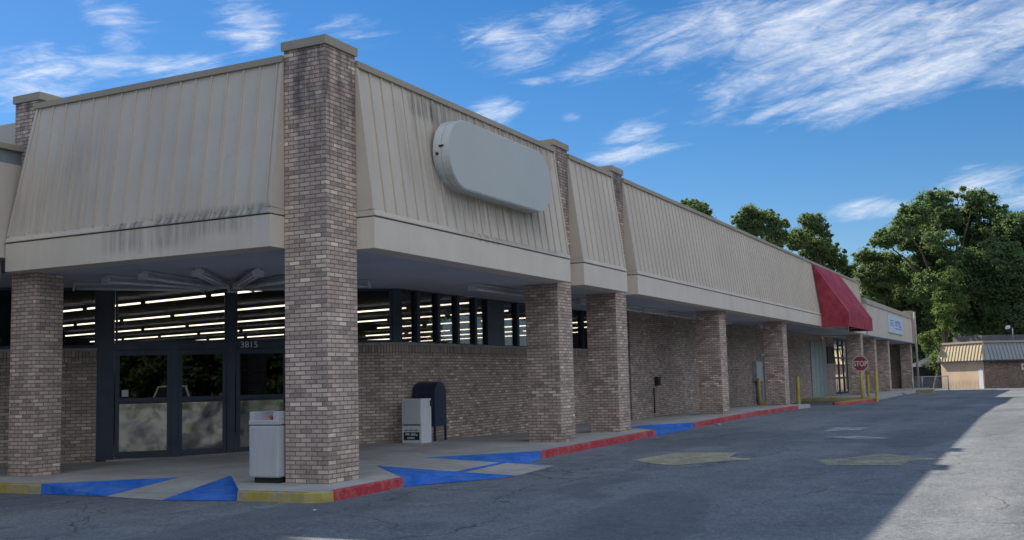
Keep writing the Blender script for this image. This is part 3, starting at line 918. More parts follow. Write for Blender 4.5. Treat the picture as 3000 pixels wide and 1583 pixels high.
for (x0, x1) in ((55.42, 57.0), (57.05, 58.7), (58.75, 60.38)):
    mb = MB()
    z0, z1 = .1, 3.54
    mb.box(x0, 2.2, z0, x0 + .1, 2.3, z1)
    mb.box(x1 - .1, 2.2, z0, x1, 2.3, z1)
    for z in (z0, 1.05, 2.3, z1 - .1):
        mb.box(x0 + .1, 2.2, z, x1 - .1, 2.3, z + .1)
    w = mb.build('shop_window', DARKFRAME, low)
    p = MB()
    p.box(x0 + .08, 2.24, z0 + .08, x1 - .08, 2.25, z1 - .08)
    p.build('pane', glass_mat('reflective_glass', (.1, .1, .12), .0, 2.5), w)
for (x0, x1) in ((64.6, 67.5), (68.2, 71.0), (71.8, 75.5)):
    mb = MB()
    mb.box(x0, 2.12, .1, x1, 2.196, 2.9)
    w = mb.build('shop_window', DARKFRAME, low)
    p = MB()
    p.box(x0 + .1, 2.10, .25, x1 - .1, 2.118, 2.8)
    p.build('pane', GLASS_DARK, w)

# ------------------------------------------------------------------ wing at the left edge
wing = thing('stucco_wing', (-6, 6.9, 0), 'cream stucco wing with grey roof band cut by the left edge of the photo', 'building')
mb = MB()
mb.box(-15, 6.74, 3.86, -.01, 7.0, 5.57)
mb.build('stucco_panel', STUCCO, wing)
mb = MB()
mb.box(-15, 6.77, 5.57, .08, 7.0, 5.82)
mb.build('grey_band', GREYBAND, wing)
mb = MB()
mb.box(-15, 6.70, 5.82, .10, 7.05, 5.92)
mb.build('coping', COPING, wing)
mb = MB()
mb.box(-15, 6.86, 3.50, -.30, 7.0, 3.855)
mb.build('lower_panel', GREYBAND, wing)
mb = MB()
mb.box(-15, 7.06, 5.6, 2.2, 12, 5.7)
mb.build('roof', simple('wing_roof', (.3, .3, .3), .9), wing)
mb = MB()
mb.box(-15, 10.6, -.4, 2.2, 10.8, 5.8)
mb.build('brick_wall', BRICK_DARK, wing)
for x in (-14.8, -8.0):
    column(wing, x, 7.1, .8, .8, 3.95, False, -.4)

# ------------------------------------------------------------------ brick office across the end of the lot
Kx, Ky = 80.9, -5.0
office = thing('brick_office', (Kx, Ky, -.15), 'brown brick office with mansard metal roof, its narrow side sunlit, across the far lot', 'building')
def OF(a, b, z):
    """a metres along the left (sunlit) wall, b metres along the right wall, from the near corner"""
    return (Kx + .714 * a + .70 * b, Ky + .70 * a - .714 * b, z)
mb = MB()
mb.prism([OF(0, 0, -.3), OF(0, 14, -.3), OF(5, 14, -.3), OF(5, 0, -.3)], (0, 0, 2.7))
mb.build('brick_wall', BRICK_BROWN, office)
mb = MB()
ov = .35
lo = [OF(-ov, -ov, 2.1), OF(-ov, 14.3, 2.1), OF(5.2, 14.3, 2.1), OF(5.2, -ov, 2.1)]
hi = [OF(.05, .05, 3.5), OF(.05, 14, 3.5), OF(4.8, 14, 3.5), OF(4.8, .05, 3.5)]
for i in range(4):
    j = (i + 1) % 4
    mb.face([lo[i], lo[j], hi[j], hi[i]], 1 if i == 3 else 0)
mb.face(hi)
mb.face(lo[::-1])
for k in range(38):
    b = .05 + k * .37
    mb.beam(Vector(OF(-ov - .02, b - .2 if b < .2 else b, 2.13)), Vector(OF(.03, max(b, .06), 3.5)), .04, .06, up=(-.7, -.7, .3))
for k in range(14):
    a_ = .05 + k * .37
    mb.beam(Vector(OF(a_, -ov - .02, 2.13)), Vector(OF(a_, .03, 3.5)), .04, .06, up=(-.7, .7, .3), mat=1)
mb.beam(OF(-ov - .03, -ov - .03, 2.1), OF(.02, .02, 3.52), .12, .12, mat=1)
mr = mb.build('mansard_roof', [cladding('roof_metal_shaded_tone', (.27, .285, .29), streak=.3, green=False), cladding('roof_metal_sunlit_tone', (.47, .385, .25), streak=.4, green=False)], office)  # one roof metal: sun painted in as tan, shade painted in as grey
mb = MB()
mb.prism([OF(-.08, -.08, 3.5), OF(-.08, 14.1, 3.5), OF(4.9, 14.1, 3.5), OF(4.9, -.08, 3.5)], (0, 0, .16))
mb.build('coping', COPING, mr)
mb = MB()
mb.prism([OF(1.2, 1.0, 3.66), OF(1.2, 13, 3.66), OF(4.6, 13, 3.66), OF(4.6, 1.0, 3.66)], (0, 0, .5))
mb.build('upper_roof', simple('dark_flat_roof', (.10, .10, .11), .9), office)
mb = MB()
mb.beam(OF(-ov - .03, -ov - .03, 2.06), OF(-ov - .03, 14.3, 2.06), .06, .1)
mb.beam(OF(-ov, -ov - .03, 2.06), OF(5.2, -ov - .03, 2.06), .06, .1)
mb.build('eave_gutter', DARKFRAME, office)
mb = MB()
mb.obox(OF(.12, -.07, -.2), Vector(OF(.62, -.07, -.2)) - Vector(OF(.12, -.07, -.2)), Vector(OF(.12, -.05, 0)) - Vector(OF(.12, -.07, 0)), (0, 0, 1.6))
mb.build('white_door', WHITE_METAL, office)
mb = MB()
mb.obox(OF(.05, -.045, -.2), Vector(OF(5.0, -.045, -.2)) - Vector(OF(.05, -.045, -.2)), Vector(OF(.05, -.005, 0)) - Vector(OF(.05, -.045, 0)), (0, 0, 2.2))
mb.build('tan_end_wall', cladding('tan_end_stucco', (.58, .44, .31), [(-200, 200, -.3, .5, 1, .3, .5)], streak=.6, green=False), office)
mb = MB()
o_ = Vector(OF(-.07, 3.62, 1.27))
mb.obox(o_, Vector(OF(-.07, 4.06, 1.27)) - o_, Vector(OF(-.02, 3.62, 1.27)) - o_, (0, 0, .5))
sgn = mb.build('small_white_notice', WHITE_METAL, None, o_)
tag(sgn, 'small white notice with a dark spot on the brown brick office wall', 'sign')
mb = MB()
o2 = Vector(OF(-.085, 3.78, 1.47))
mb.obox(o2, Vector(OF(-.085, 3.90, 1.47)) - o2, Vector(OF(-.072, 3.78, 1.47)) - o2, (0, 0, .14))
mb.build('dark_symbol', BLACK, sgn)
# floodlight on the office roof
fl = thing('floodlight_pole', OF(.6, 3.6, 3.65), 'small white floodlight on a thin pole above the grey office roof', 'lamp post')
b0 = Vector(OF(.6, 3.6, 3.65))
mb = MB()
mb.cyl(b0, b0 + Vector((0, 0, 1.05)), .045, 8)
mb.build('pole', STEEL, fl)
mb = MB()
mb.obox(b0 + Vector((-.3, .25, .95)), (.35, -.1, .1), (.06, .25, 0), (0, 0, .2))
mb.build('lamp_head', WHITE_METAL, fl)

# shed with pale roof behind the fence
shed = thing('pale_roofed_shed', (89, -1, -.15), 'dark walled shed with a pale sloping roof behind the wire fence', 'shed')
mb = MB()
mb.box(88.2, -3.9, -.3, 96, 2.2, 1.84)
mb.build('wall', simple('dark_shed_wall', (.03, .032, .04), .9), shed)
mb = MB()
mb.prism([(87.6, 1.5, 1.86), (87.6, -1.1, 2.95), (87.6, -3.9, 1.86)], (8.8, 0, 0))
mb.build('roof', simple('pale_metal_roof', (.55, .55, .53), .5), shed)
mb = MB()
mb.box(87.5, -3.95, 1.74, 87.6, 1.6, 1.88)
mb.build('eave_board', WHITE_METAL, shed)
# chain link fence
fence = thing('wire_fence', (74.6, -1.5, -.1), 'galvanised chain link fence with top rail in front of the dark shed', 'fence')
p0, p1 = Vector((74.05, -.25, -.12)), Vector((75.25, -2.7, -.12))
for t in (0, .27, 1):
    mb = MB()
    p = p0.lerp(p1, t)
    mb.cyl(p, p + Vector((0, 0, 1.10)), .045, 8)
    mb.build('fence_post', STEEL, fence)
mb = MB()
mb.cyl(p0 + Vector((0, 0, 1.06)), p1 + Vector((0, 0, 1.06)), .028, 6)
mb.build('top_rail', STEEL, fence)
mb = MB()
for k in range(-8, 38):
    for s in (1, -1):
        a_, b_ = k / 36, k / 36 + s * .37
        za, zb = 0.05, 1.05
        lo_, hi_ = max(0, min(a_, b_)), min(1, max(a_, b_))
        if hi_ <= lo_:
            continue
        def zz(t):
            return za + (zb - za) * (t - a_) / (b_ - a_)
        mb.beam(p0.lerp(p1, lo_) + Vector((0, 0, zz(lo_))), p0.lerp(p1, hi_) + Vector((0, 0, zz(hi_))), .006, .006)
mb.build('wire_mesh', STEEL, fence)
# ------------------------------------------------------------------ blank sign cabinet
sign = thing('wall_sign', (5.1, -.2, 5.56), 'blank pale oval wall sign on the beige metal panel right of the corner column', 'sign')
def stadium(x0, x1, z0, z1, y, n=18, inset=0):
    R = (z1 - z0) / 2
    cx0, cx1, cz = x0 + R, x1 - R, (z0 + z1) / 2
    R -= inset
    pts = []
    for i in range(n + 1):
        t = math.pi / 2 + math.pi * i / n
        pts.append((cx0 + R * math.cos(t), y, cz + R * math.sin(t)))
    for i in range(n + 1):
        t = -math.pi / 2 + math.pi * i / n
        pts.append((cx1 + R * math.cos(t), y, cz + R * math.sin(t)))
    return pts
SXa = (2.93, 7.32, 4.92, 6.20)
mb = MB()
mb.prism(stadium(*SXa, -.345), (0, .165, 0))
mb.prism(stadium(*SXa, -.49), (0, .137, 0))
mb.prism(stadium(*SXa, -.36, inset=.012), (0, .03, 0), 1)
mb.build('sign_cabinet', [SIGN_RIM, BLACK], sign)
mb = MB()
mb.prism(stadium(*SXa, -.503, inset=.02), (0, .02, 0))
mb.build('sign_face', SIGN_FACE, sign)
for x in (3.6, 5.1, 6.6):
    for z in (5.15, 5.95):
        mb = MB()
        mb.box(x - .04, -.19, z - .03, x + .04, .02, z + .03)
        mb.build('bracket', STEEL, sign)
mb = MB()
mb.cyl((2.91, -.27, 5.5), (2.96, -.27, 5.5), .028, 8)
mb.build('bolt', BLACK, sign)
mb = MB()
mb.box(2.915, -.40, 5.62, 2.99, -.31, 5.65)
mb.build('latch', BLACK, sign)

# ------------------------------------------------------------------ red awning
aw = thing('red_awning', (41.7, -.8, 3.6), 'dark red sloped awning with square valance near the far end of the beige panels', 'awning')
def awn_mat():
    m, nt = new_mat('red_canvas')
    p = posnode(nt)
    n = nt.noise(p, 1.3, 5, .65)
    c = nt.mix(nt.sstep(n, .3, .7), (.24, .018, .04), (.40, .06, .08))
    finish(nt, c, .75, nt.noise(p, 14, 3), .1, .01, spec=.3)
    return m
RC = awn_mat()
x0, x1 = 38.0, 45.4
ty, tz, oy, oz, bz = -.06, 6.56, -1.56, 4.22, 3.55
mb = MB()
mb.face([(x0, ty, tz), (x1, ty, tz), (x1, oy, oz), (x0, oy, oz)])
mb.face([(x0, ty, tz), (x0, oy, oz), (x0, oy, bz), (x0, -.36, bz), (x0, -.36, 4.2)])
mb.face([(x1, ty, tz), (x1, -.36, 4.2), (x1, -.36, bz), (x1, oy, bz), (x1, oy, oz)])
mb.build('canopy', RC, aw)
mb = MB()
mb.box(x0 - .012, oy - .015, bz - .01, x1 + .012, oy - .002, oz - .01)
mb.build('valance', RC, aw)
mb = MB()
for k in range(1, 7):
    x = x0 + (x1 - x0) * k / 7
    mb.beam((x, ty - .008, tz - .02), (x, oy - .008, oz), .035, .012, up=(0, -.8, .5))
mb.build('canvas_seam', simple('dark_red_seam', (.20, .015, .03), .8), aw)
mb = MB()
for x in (x0 + .05, (x0 + x1) / 2, x1 - .05):
    mb.beam((x, -.36, bz + .03), (x, oy + .05, bz + .03), .035, .035)
mb.beam((x0, oy + .05, bz + .03), (x1, oy + .05, bz + .03), .035, .035)
mb.build('awning_frame', STEEL, aw)

# ------------------------------------------------------------------ far shop sign board
sb = thing('shop_sign_board', (64.8, -.36, 4.55), 'pale blue shop sign with small blue lettering on the cream band of the far shop', 'sign')
mb = MB()
mb.box(61.1, -.42, 3.98, 68.6, -.335, 5.14)
mb.build('board', simple('pale_blue_board', (.52, .62, .74), .5, .05), sb)
mb = MB()
for (xa, xb, za, zb) in [(61.9, 63.6, 4.78, 4.84), (62.0, 63.4, 4.60, 4.66), (61.8, 63.8, 4.46, 4.49), (64.6, 64.85, 4.5, 4.86), (65.2, 65.45, 4.5, 4.84), (65.2, 66.4, 4.80, 4.86), (66.2, 66.45, 4.46, 4.84), (66.9, 67.15, 4.46, 4.84), (66.9, 67.8, 4.46, 4.53), (64.0, 67.9, 4.30, 4.35)]:
    mb.box(xa, -.432, za, xb, -.421, zb)
mb.build('lettering', simple('blue_letters', (.10, .19, .42), .5), sb)

# ------------------------------------------------------------------ canopy strip lamps (unlit)
def strip_lamp_proto(L):
    o = thing('canopy_strip_lamp', (0, 0, 0), 'x', 'lamp')
    mb = MB()
    mb.prism([(0, -.13, 0), (0, -.07, .05), (0, .07, .05), (0, .13, 0), (0, .07, .012), (0, -.07, .012)], (L, 0, 0))
    mb.box(0, -.05, .05, L, .05, .10)
    mb.build('reflector', WHITE_METAL, o)
    for s in (-.05, .05):
        t = MB()
        t.cyl((.03, s, -.022), (L - .03, s, -.022), .02, 8)
        t.build('tube', simple('unlit_tube_glass', (.7, .7, .7), .3), o)
    for x in (-.03, L):
        mb = MB()
        mb.box(x, -.10, -.06, x + .03, .10, .055)
        mb.build('end_cap', WHITE_METAL, o)
    return o
ZL = 3.605 - .105
LC = (4.15, 5.45)
ends = [(1.75, 7.35, 'canopy lamp closest to the left brick column, beside the entrance glass'), (1.11, 5.81, 'second lamp of the entrance fan counted from the left column'),
        (1.01, 4.77, 'third lamp of the entrance fan counted from the left column'), (1.27, 3.73, 'fan lamp seen nearly end on, just left of the address number'),
        (1.95, 2.95, 'fan lamp pointing straight at the corner column'), (3.2, 3.20, 'fan lamp partly hidden by the corner column'), (5.2, 2.75, 'fan lamp just right of the corner column')]
proto = strip_lamp_proto(2.45)
for i, (x, y, lab) in enumerate(ends):
    o = proto if i == 0 else copy_tree(proto)
    d = Vector((LC[0] - x, LC[1] - y))
    o.location = (x, y, ZL)
    o.rotation_euler = (0, 0, math.atan2(d.y, d.x))
    tag(o, lab, 'lamp', 'strip lamps fanned out under the corner canopy')
row_x = [7.3, 10.2, 13.2, 15.75, 18.3, 20.85, 23.4, 26.0, 33.0, 35.6]
row_lab = ['strip lamp under the south canopy left of the second column', 'strip lamp above the second brick column', 'strip lamp right of the third brick column'] + ['strip lamp in the long row under the canopy between third and fourth columns'] * 3 + ['strip lamp in the canopy row beyond the fourth column'] * 2 + ['strip lamp under the canopy past the fifth column'] * 2
for x, lab in zip(row_x, row_lab):
    o = copy_tree(proto)
    o.location = (x, 1.45, ZL)
    o.rotation_euler = (0, 0, 0)
    tag(o, lab, 'lamp', 'strip lamps in line under the south canopy')

# ------------------------------------------------------------------ lit ceiling tubes inside the store
mb = MB()
mb.box(-.022, 0, 0, .022, 2.34, .04)
tube0 = mb.build('ceiling_tube_light', TUBE_ON, None, (0, 0, 0))
def pix(P):
    d = Vector(P) - CAM
    z = d.dot(fwd)
    k = 3153.734
    return 1500 + k * d.dot(r2) / z, 791.5 - k * d.dot(u2) / z
rows = [(6.25, 8.11), (9.37, 5.36), (13.55, 8.14), (17.87, 11.02), (22.2, 13.9), (27.3, 17.3), (31.6, 20.2), (35.9, 23.0)]
dirv = Vector((.185, .983)).normalized()
ang = -math.atan2(dirv.x, dirv.y)
used = False
nt_ = 0
for k, (rx, ry) in enumerate(rows):
    for j in range(-12, 12):
        s0 = j * 2.62 + k * .7
        P = (rx + dirv.x * s0, ry + dirv.y * s0, 3.62)
        Q = (P[0] + dirv.x * 2.4, P[1] + dirv.y * 2.4, 3.62)
        if P[0] + P[1] < 11.3 or P[1] < 3.9 or Q[1] > 29.5 or P[0] > 41 or P[0] < 2.7:
            continue
        (ua, va), (ub, vb) = pix(P), pix(Q)
        um = (ua + ub) / 2
        if not ((140 < um < 860) or (1030 < um < 1790)):
            continue
        o = tube0 if not used else tube0.copy()
        if used:
            COL.objects.link(o)
        used = True
        o.location = P
        o.rotation_euler = (0, 0, ang)
        tag(o, 'glowing ceiling tube light seen through the store glass', 'ceiling light', 'rows of lit ceiling tubes inside the store')
        nt_ += 1
print('tubes', nt_)

# ------------------------------------------------------------------ trash bin
bx0, bx1, by0, by1 = -.12, .40, .835, 1.385
zb = .0
bin_ = thing('trash_bin', (.14, 1.11, zb), 'pale grey square trash bin with open top and red bag beside the corner column', 'trash bin')
def plastic(name, col, rough):
    m, nt = new_mat(name)
    p = posnode(nt)
    n = nt.noise(p, 5, 6, .7)
    st = nt.noise(nt.mapping(p, (14, 14, 1.2)), 1.0, 5, .6)
    c = nt.mix(nt.m('MULTIPLY', nt.sstep(st, .48, .75), .3), col + (1,), tuple(x * .55 for x in col) + (1,))
    c = nt.mix(nt.m('MULTIPLY', nt.sstep(n, .55, .75), .25), c, (.3, .28, .26, 1))
    finish(nt, c, rough, n, .1, .003, spec=.4)
    return m
BINM = plastic('pale_grey_plastic', (.52, .51, .515), .5)
mb = MB()
tap = .02
b = [(bx0 - tap * 0, by0, .085), (bx1, by0, .085), (bx1, by1, .085), (bx0, by1, .085)]
mb.box(bx0 - .01, by0 - .0, .085, bx1 + .01, by1 + .015, .875)
mb.build('bin_body', BINM, bin_, bevel=.03)
mb = MB()
mb.box(bx0 + .05, by0 + .03, -.02, bx1 - .05, by1 - .05, .087)
mb.build('bin_plinth', BLACK, bin_)
mb = MB()
mb.box(bx0 - .012, by0 - .002, .884, bx1 + .012, by1 + .017, .955)
mb.box(bx0, by0, .95, bx1, by0 + .105, 1.085)
mb.box(bx0, by1 - .075, .95, bx1, by1 + .01, 1.085)
mb.build('bin_hood', BINM, bin_, bevel=.012)
mb = MB()
mb.box(bx0 + .03, by0 + .02, .872, bx1 - .03, by1 - .02, .887)
mb.build('hood_gap', BLACK, bin_)
mb = MB()
bmm = [(0, 0, 0)]
for k in range(14):
    t = k * 2.4
    r = .05 + .03 * math.sin(k * 1.7)
    c = Vector((bx0 + .10 + .05 * math.sin(k), by0 + .15 + .055 * abs(math.sin(k * .8)), .945 + .002 * k))
    mb.face([c, c + Vector((.05 * math.cos(t), .05 * math.sin(t), .03)), c + Vector((.02 * math.sin(t), .05 * math.cos(t), .06))])
mb.build('red_bag', simple('red_plastic_bag', (.40, .04, .04), .4), bin_, recalc=False)

# ------------------------------------------------------------------ newspaper box
nx0, nx1, ny0, ny1 = 7.0, 7.42, 2.62, 3.13
nz = hz(7.1, 2.7) - .01
news = thing('newspaper_box', (7.2, 2.88, nz), 'pale grey newspaper box with black and white label against the brick knee wall', 'newspaper box')
NB = plastic('pale_blue_grey_enamel', (.78, .80, .82), .4)
NB2 = plastic('grey_enamel_front', (.66, .68, .69), .4)
mb = MB()
mb.box(nx0, ny0, nz, nx1, ny1, nz + .97)
mb.build('box_body', NB, news, bevel=.012)
mb = MB()
mb.box(nx0 - .014, ny0 + .03, nz + .42, nx0 - .002, ny1 - .03, nz + .94)
mb.build('door_panel', NB2, news)
mb = MB()
mb.box(nx0 - .02, ny0 + .03, nz + .395, nx0 - .002, ny1 - .03, nz + .412)
mb.build('door_handle', BLACK, news)
mb = MB()
mb.box(nx0 - .008, ny0 + .06, nz + .075, nx0 - .002, ny1 - .05, nz + .245)
lab = mb.build('black_label', BLACK, news)
mb = MB()
for (ya, yb, za, zb_) in [(.10, .20, .18, .225), (.235, .36, .17, .21), (.25, .37, .215, .228), (.14, .33, .10, .14), (.37, .40, .16, .2)]:
    mb.box(nx0 - .013, ny1 - yb, nz + za, nx0 - .0085, ny1 - ya, nz + zb_)
mb.build('label_print', simple('white_print', (.55, .55, .58)), lab)
mb = MB()
for k in range(9):
    ya = .07 + k * .043
    mb.box(nx0 - .006, ny1 - ya - .03 + .008 * (k % 3), nz + .275, nx0 - .002, ny1 - ya, nz + .275 + .022 + .01 * (k % 2))
mb.build('small_print', simple('grey_print', (.12, .12, .15)), news)
mb = MB()
mb.box(nx1 - .06, ny0 - .015, nz + .80, nx1 + .03, ny0 - .002, nz + .93)
mb.build('coin_box', BLACK, news)

# ------------------------------------------------------------------ mailbox
mx0, mx1, my0, my1 = 7.76, 8.28, 2.73, 3.285
mz = hz(8.0, 3.0)
mail = thing('mailbox', (8.0, 3.0, mz), 'dark navy round topped mailbox on legs behind the newspaper box', 'mailbox')
NAVY = simple('navy_enamel', (.035, .042, .085), .45)
R = (mx1 - mx0) / 2
zc = mz + 1.32 - R
prof = [(mx0, my0, mz + .32), (mx1, my0, mz + .32)]
for i in range(17):
    t = math.pi * i / 16
    prof.append(((mx0 + mx1) / 2 + R * math.cos(t), my0, zc + R * math.sin(t)))
mb = MB()
mb.prism(prof, (0, my1 - my0, 0))
mb.build('mailbox_body', NAVY, mail)
for x in (mx0, mx1 - .045):
    for y in (my0, my1 - .045):
        mb = MB()
        mb.box(x, y, mz - .02, x + .045, y + .045, mz + .32)
        mb.build('leg', NAVY, mail)
mb = MB()
mb.box(mx0 - .02, my0 + .08, zc - .02, mx0 - .002, my1 - .08, zc + .02)
mb.build('pull_handle', NAVY, mail)

# ------------------------------------------------------------------ small wall fittings
ub = thing('utility_box', (21.5, 2.15, 1.2), 'small black box with conduit on the brick wall past the third column', 'utility box')
mb = MB()
mb.box(21.35, 2.06, 1.17, 21.62, 2.196, 1.46)
mb.build('box_body', BLACK, ub, bevel=.01)
mb = MB()
mb.cyl((21.2, 2.17, .25), (21.2, 2.17, 1.1), .022, 6)
mb.build('conduit', DARKFRAME, ub)
mp_ = thing('meter_cabinet', (35.2, 2.1, 1.1), 'pale grey upright meter cabinet on the brick wall left of the fifth column', 'cabinet')
mb = MB()
mb.box(34.75, 2.0, 1.14, 35.75, 2.196, 2.02)
mb.build('cabinet_body', simple('pale_grey_cabinet', (.42, .46, .47), .5), mp_, bevel=.01)
mb = MB()
mb.cyl((35.2, 2.15, .12), (35.2, 2.15, 1.14), .04, 8)
mb.build('conduit', simple('blue_conduit', (.08, .12, .3)), mp_)
dw = thing('service_door', (37.5, 2.15, .1), 'grey brown service door with pale frame on the shaded brick wall', 'door')
mb = MB()
mb.box(36.4, 2.15, .1, 38.7, 2.196, 2.3)
mb.build('door_leaf', simple('grey_brown_door', (.16, .15, .14), .7), dw)
mb = MB()
mb.box(36.3, 2.12, .1, 36.4, 2.196, 2.38)
mb.box(38.7, 2.12, .1, 38.9, 2.196, 2.38)
mb.box(36.4, 2.12, 2.3, 38.7, 2.196, 2.38)
mb.build('door_frame', simple('pale_door_frame', (.45, .47, .43), .6), dw)
GX0, GY0, GX1, GY1 = 34.75, 1.95, 34.9, 1.45
ug = thing('guard_rail', (34.8, 1.7, .1), 'yellow U shaped guard in front of the service door', 'guard rail')
for (x, y) in ((GX0, GY0), (GX1, GY1)):
    mb = MB()
    mb.cyl((x, y, .0), (x, y, 1.28 if y == GY0 else 1.1), .065, 10)
    mb.build('post', YEL_STEEL, ug)
mb = MB()
mb.beam((GX0, GY0, .17), (GX1, GY1, .17), .1, .16)
mb.build('bottom_rail', YEL_STEEL, ug)

def bollard(x, y, z, hgt, r, lab):
    t = thing('bollard', (x, y, z), lab, 'bollard', 'yellow steel bollards by the drive')
    mb = MB()
    mb.cyl((x, y, z - .1), (x, y, z + hgt), r, 14, caps=False)
    mb.build('bollard_pipe', YEL_STEEL, t)
    mb = MB()
    for k in range(4):
        a0, a1 = k * math.pi / 8, (k + 1) * math.pi / 8
        mb.cyl((x, y, z + hgt + r * .7 * math.sin(a0)), (x, y, z + hgt + r * .7 * math.sin(a1)), r * math.cos(a0), 14, r2=max(.002, r * math.cos(a1)), caps=(k == 3))
    mb.build('bollard_cap', simple('rusty_cap', (.30, .19, .08), .8), t)
bollard(37.2, .74, gz(37.2), 1.34, .085, 'yellow bollard with rusty cap just right of the fifth column')
bollard(46.6, -1.0, .1, 1.15, .07, 'thin yellow bollard directly behind the stop sign post, on the walk')
bollard(43.6, -1.84, -.05, 1.52, .075, 'yellow bollard right of the stop sign at the end of the island')

# stop sign
sx_, sy_, sz_ = 43.6, -1.12, .06
stop = thing('stop_sign', (sx_, sy_, sz_), 'red octagonal stop sign on a yellow post', 'stop sign')
mb = MB()
mb.cyl((sx_, sy_, sz_ - .1), (sx_, sy_, 1.62), .065, 10)
mb.build('sign_post', YEL_STEEL, stop)
tc_ = (CAM - Vector((sx_, sy_, 1.85)))
n_ = Vector((tc_.x, tc_.y, 0)).normalized()
s_ = Vector((-n_.y, n_.x, 0))
def octa(r, k):
    c = Vector((sx_, sy_, 1.86)) + n_ * (.08 + k)
    return [c + s_ * (r * math.cos(math.pi / 8 + i * math.pi / 4)) + Vector((0, 0, r * math.sin(math.pi / 8 + i * math.pi / 4))) for i in range(8)]
mb = MB()
mb.prism(octa(.415, 0), n_ * .004)
mb.build('white_border', simple('white_sheeting', (.62, .6, .6), .4, .05), stop)
mb = MB()
mb.prism(octa(.375, .006), n_ * .004)
mb.build('red_plate', simple('red_sheeting', (.34, .025, .04), .4, .08), stop)
fc = bpy.data.curves.new('stop_lettering', 'FONT')
fc.body = 'STOP'
fc.size = .36
fc.align_x = 'CENTER'
fc.extrude = .002
fc.offset = .008
fc.materials.append(simple('white_letters', (.68, .66, .66), .4, .03))
fo = text_mesh('stop_lettering', fc)
fo.parent = stop
pp = Vector((sx_, sy_, 1.86 - .125)) + n_ * .094
fo.matrix_parent_inverse = Matrix.Identity(4)
mw = Matrix(((s_.x * .78, 0, n_.x, pp.x - sx_), (s_.y * .78, 0, n_.y, pp.y - sy_), (0, 1, 0, pp.z - sz_), (0, 0, 0, 1)))
fo.matrix_local = mw

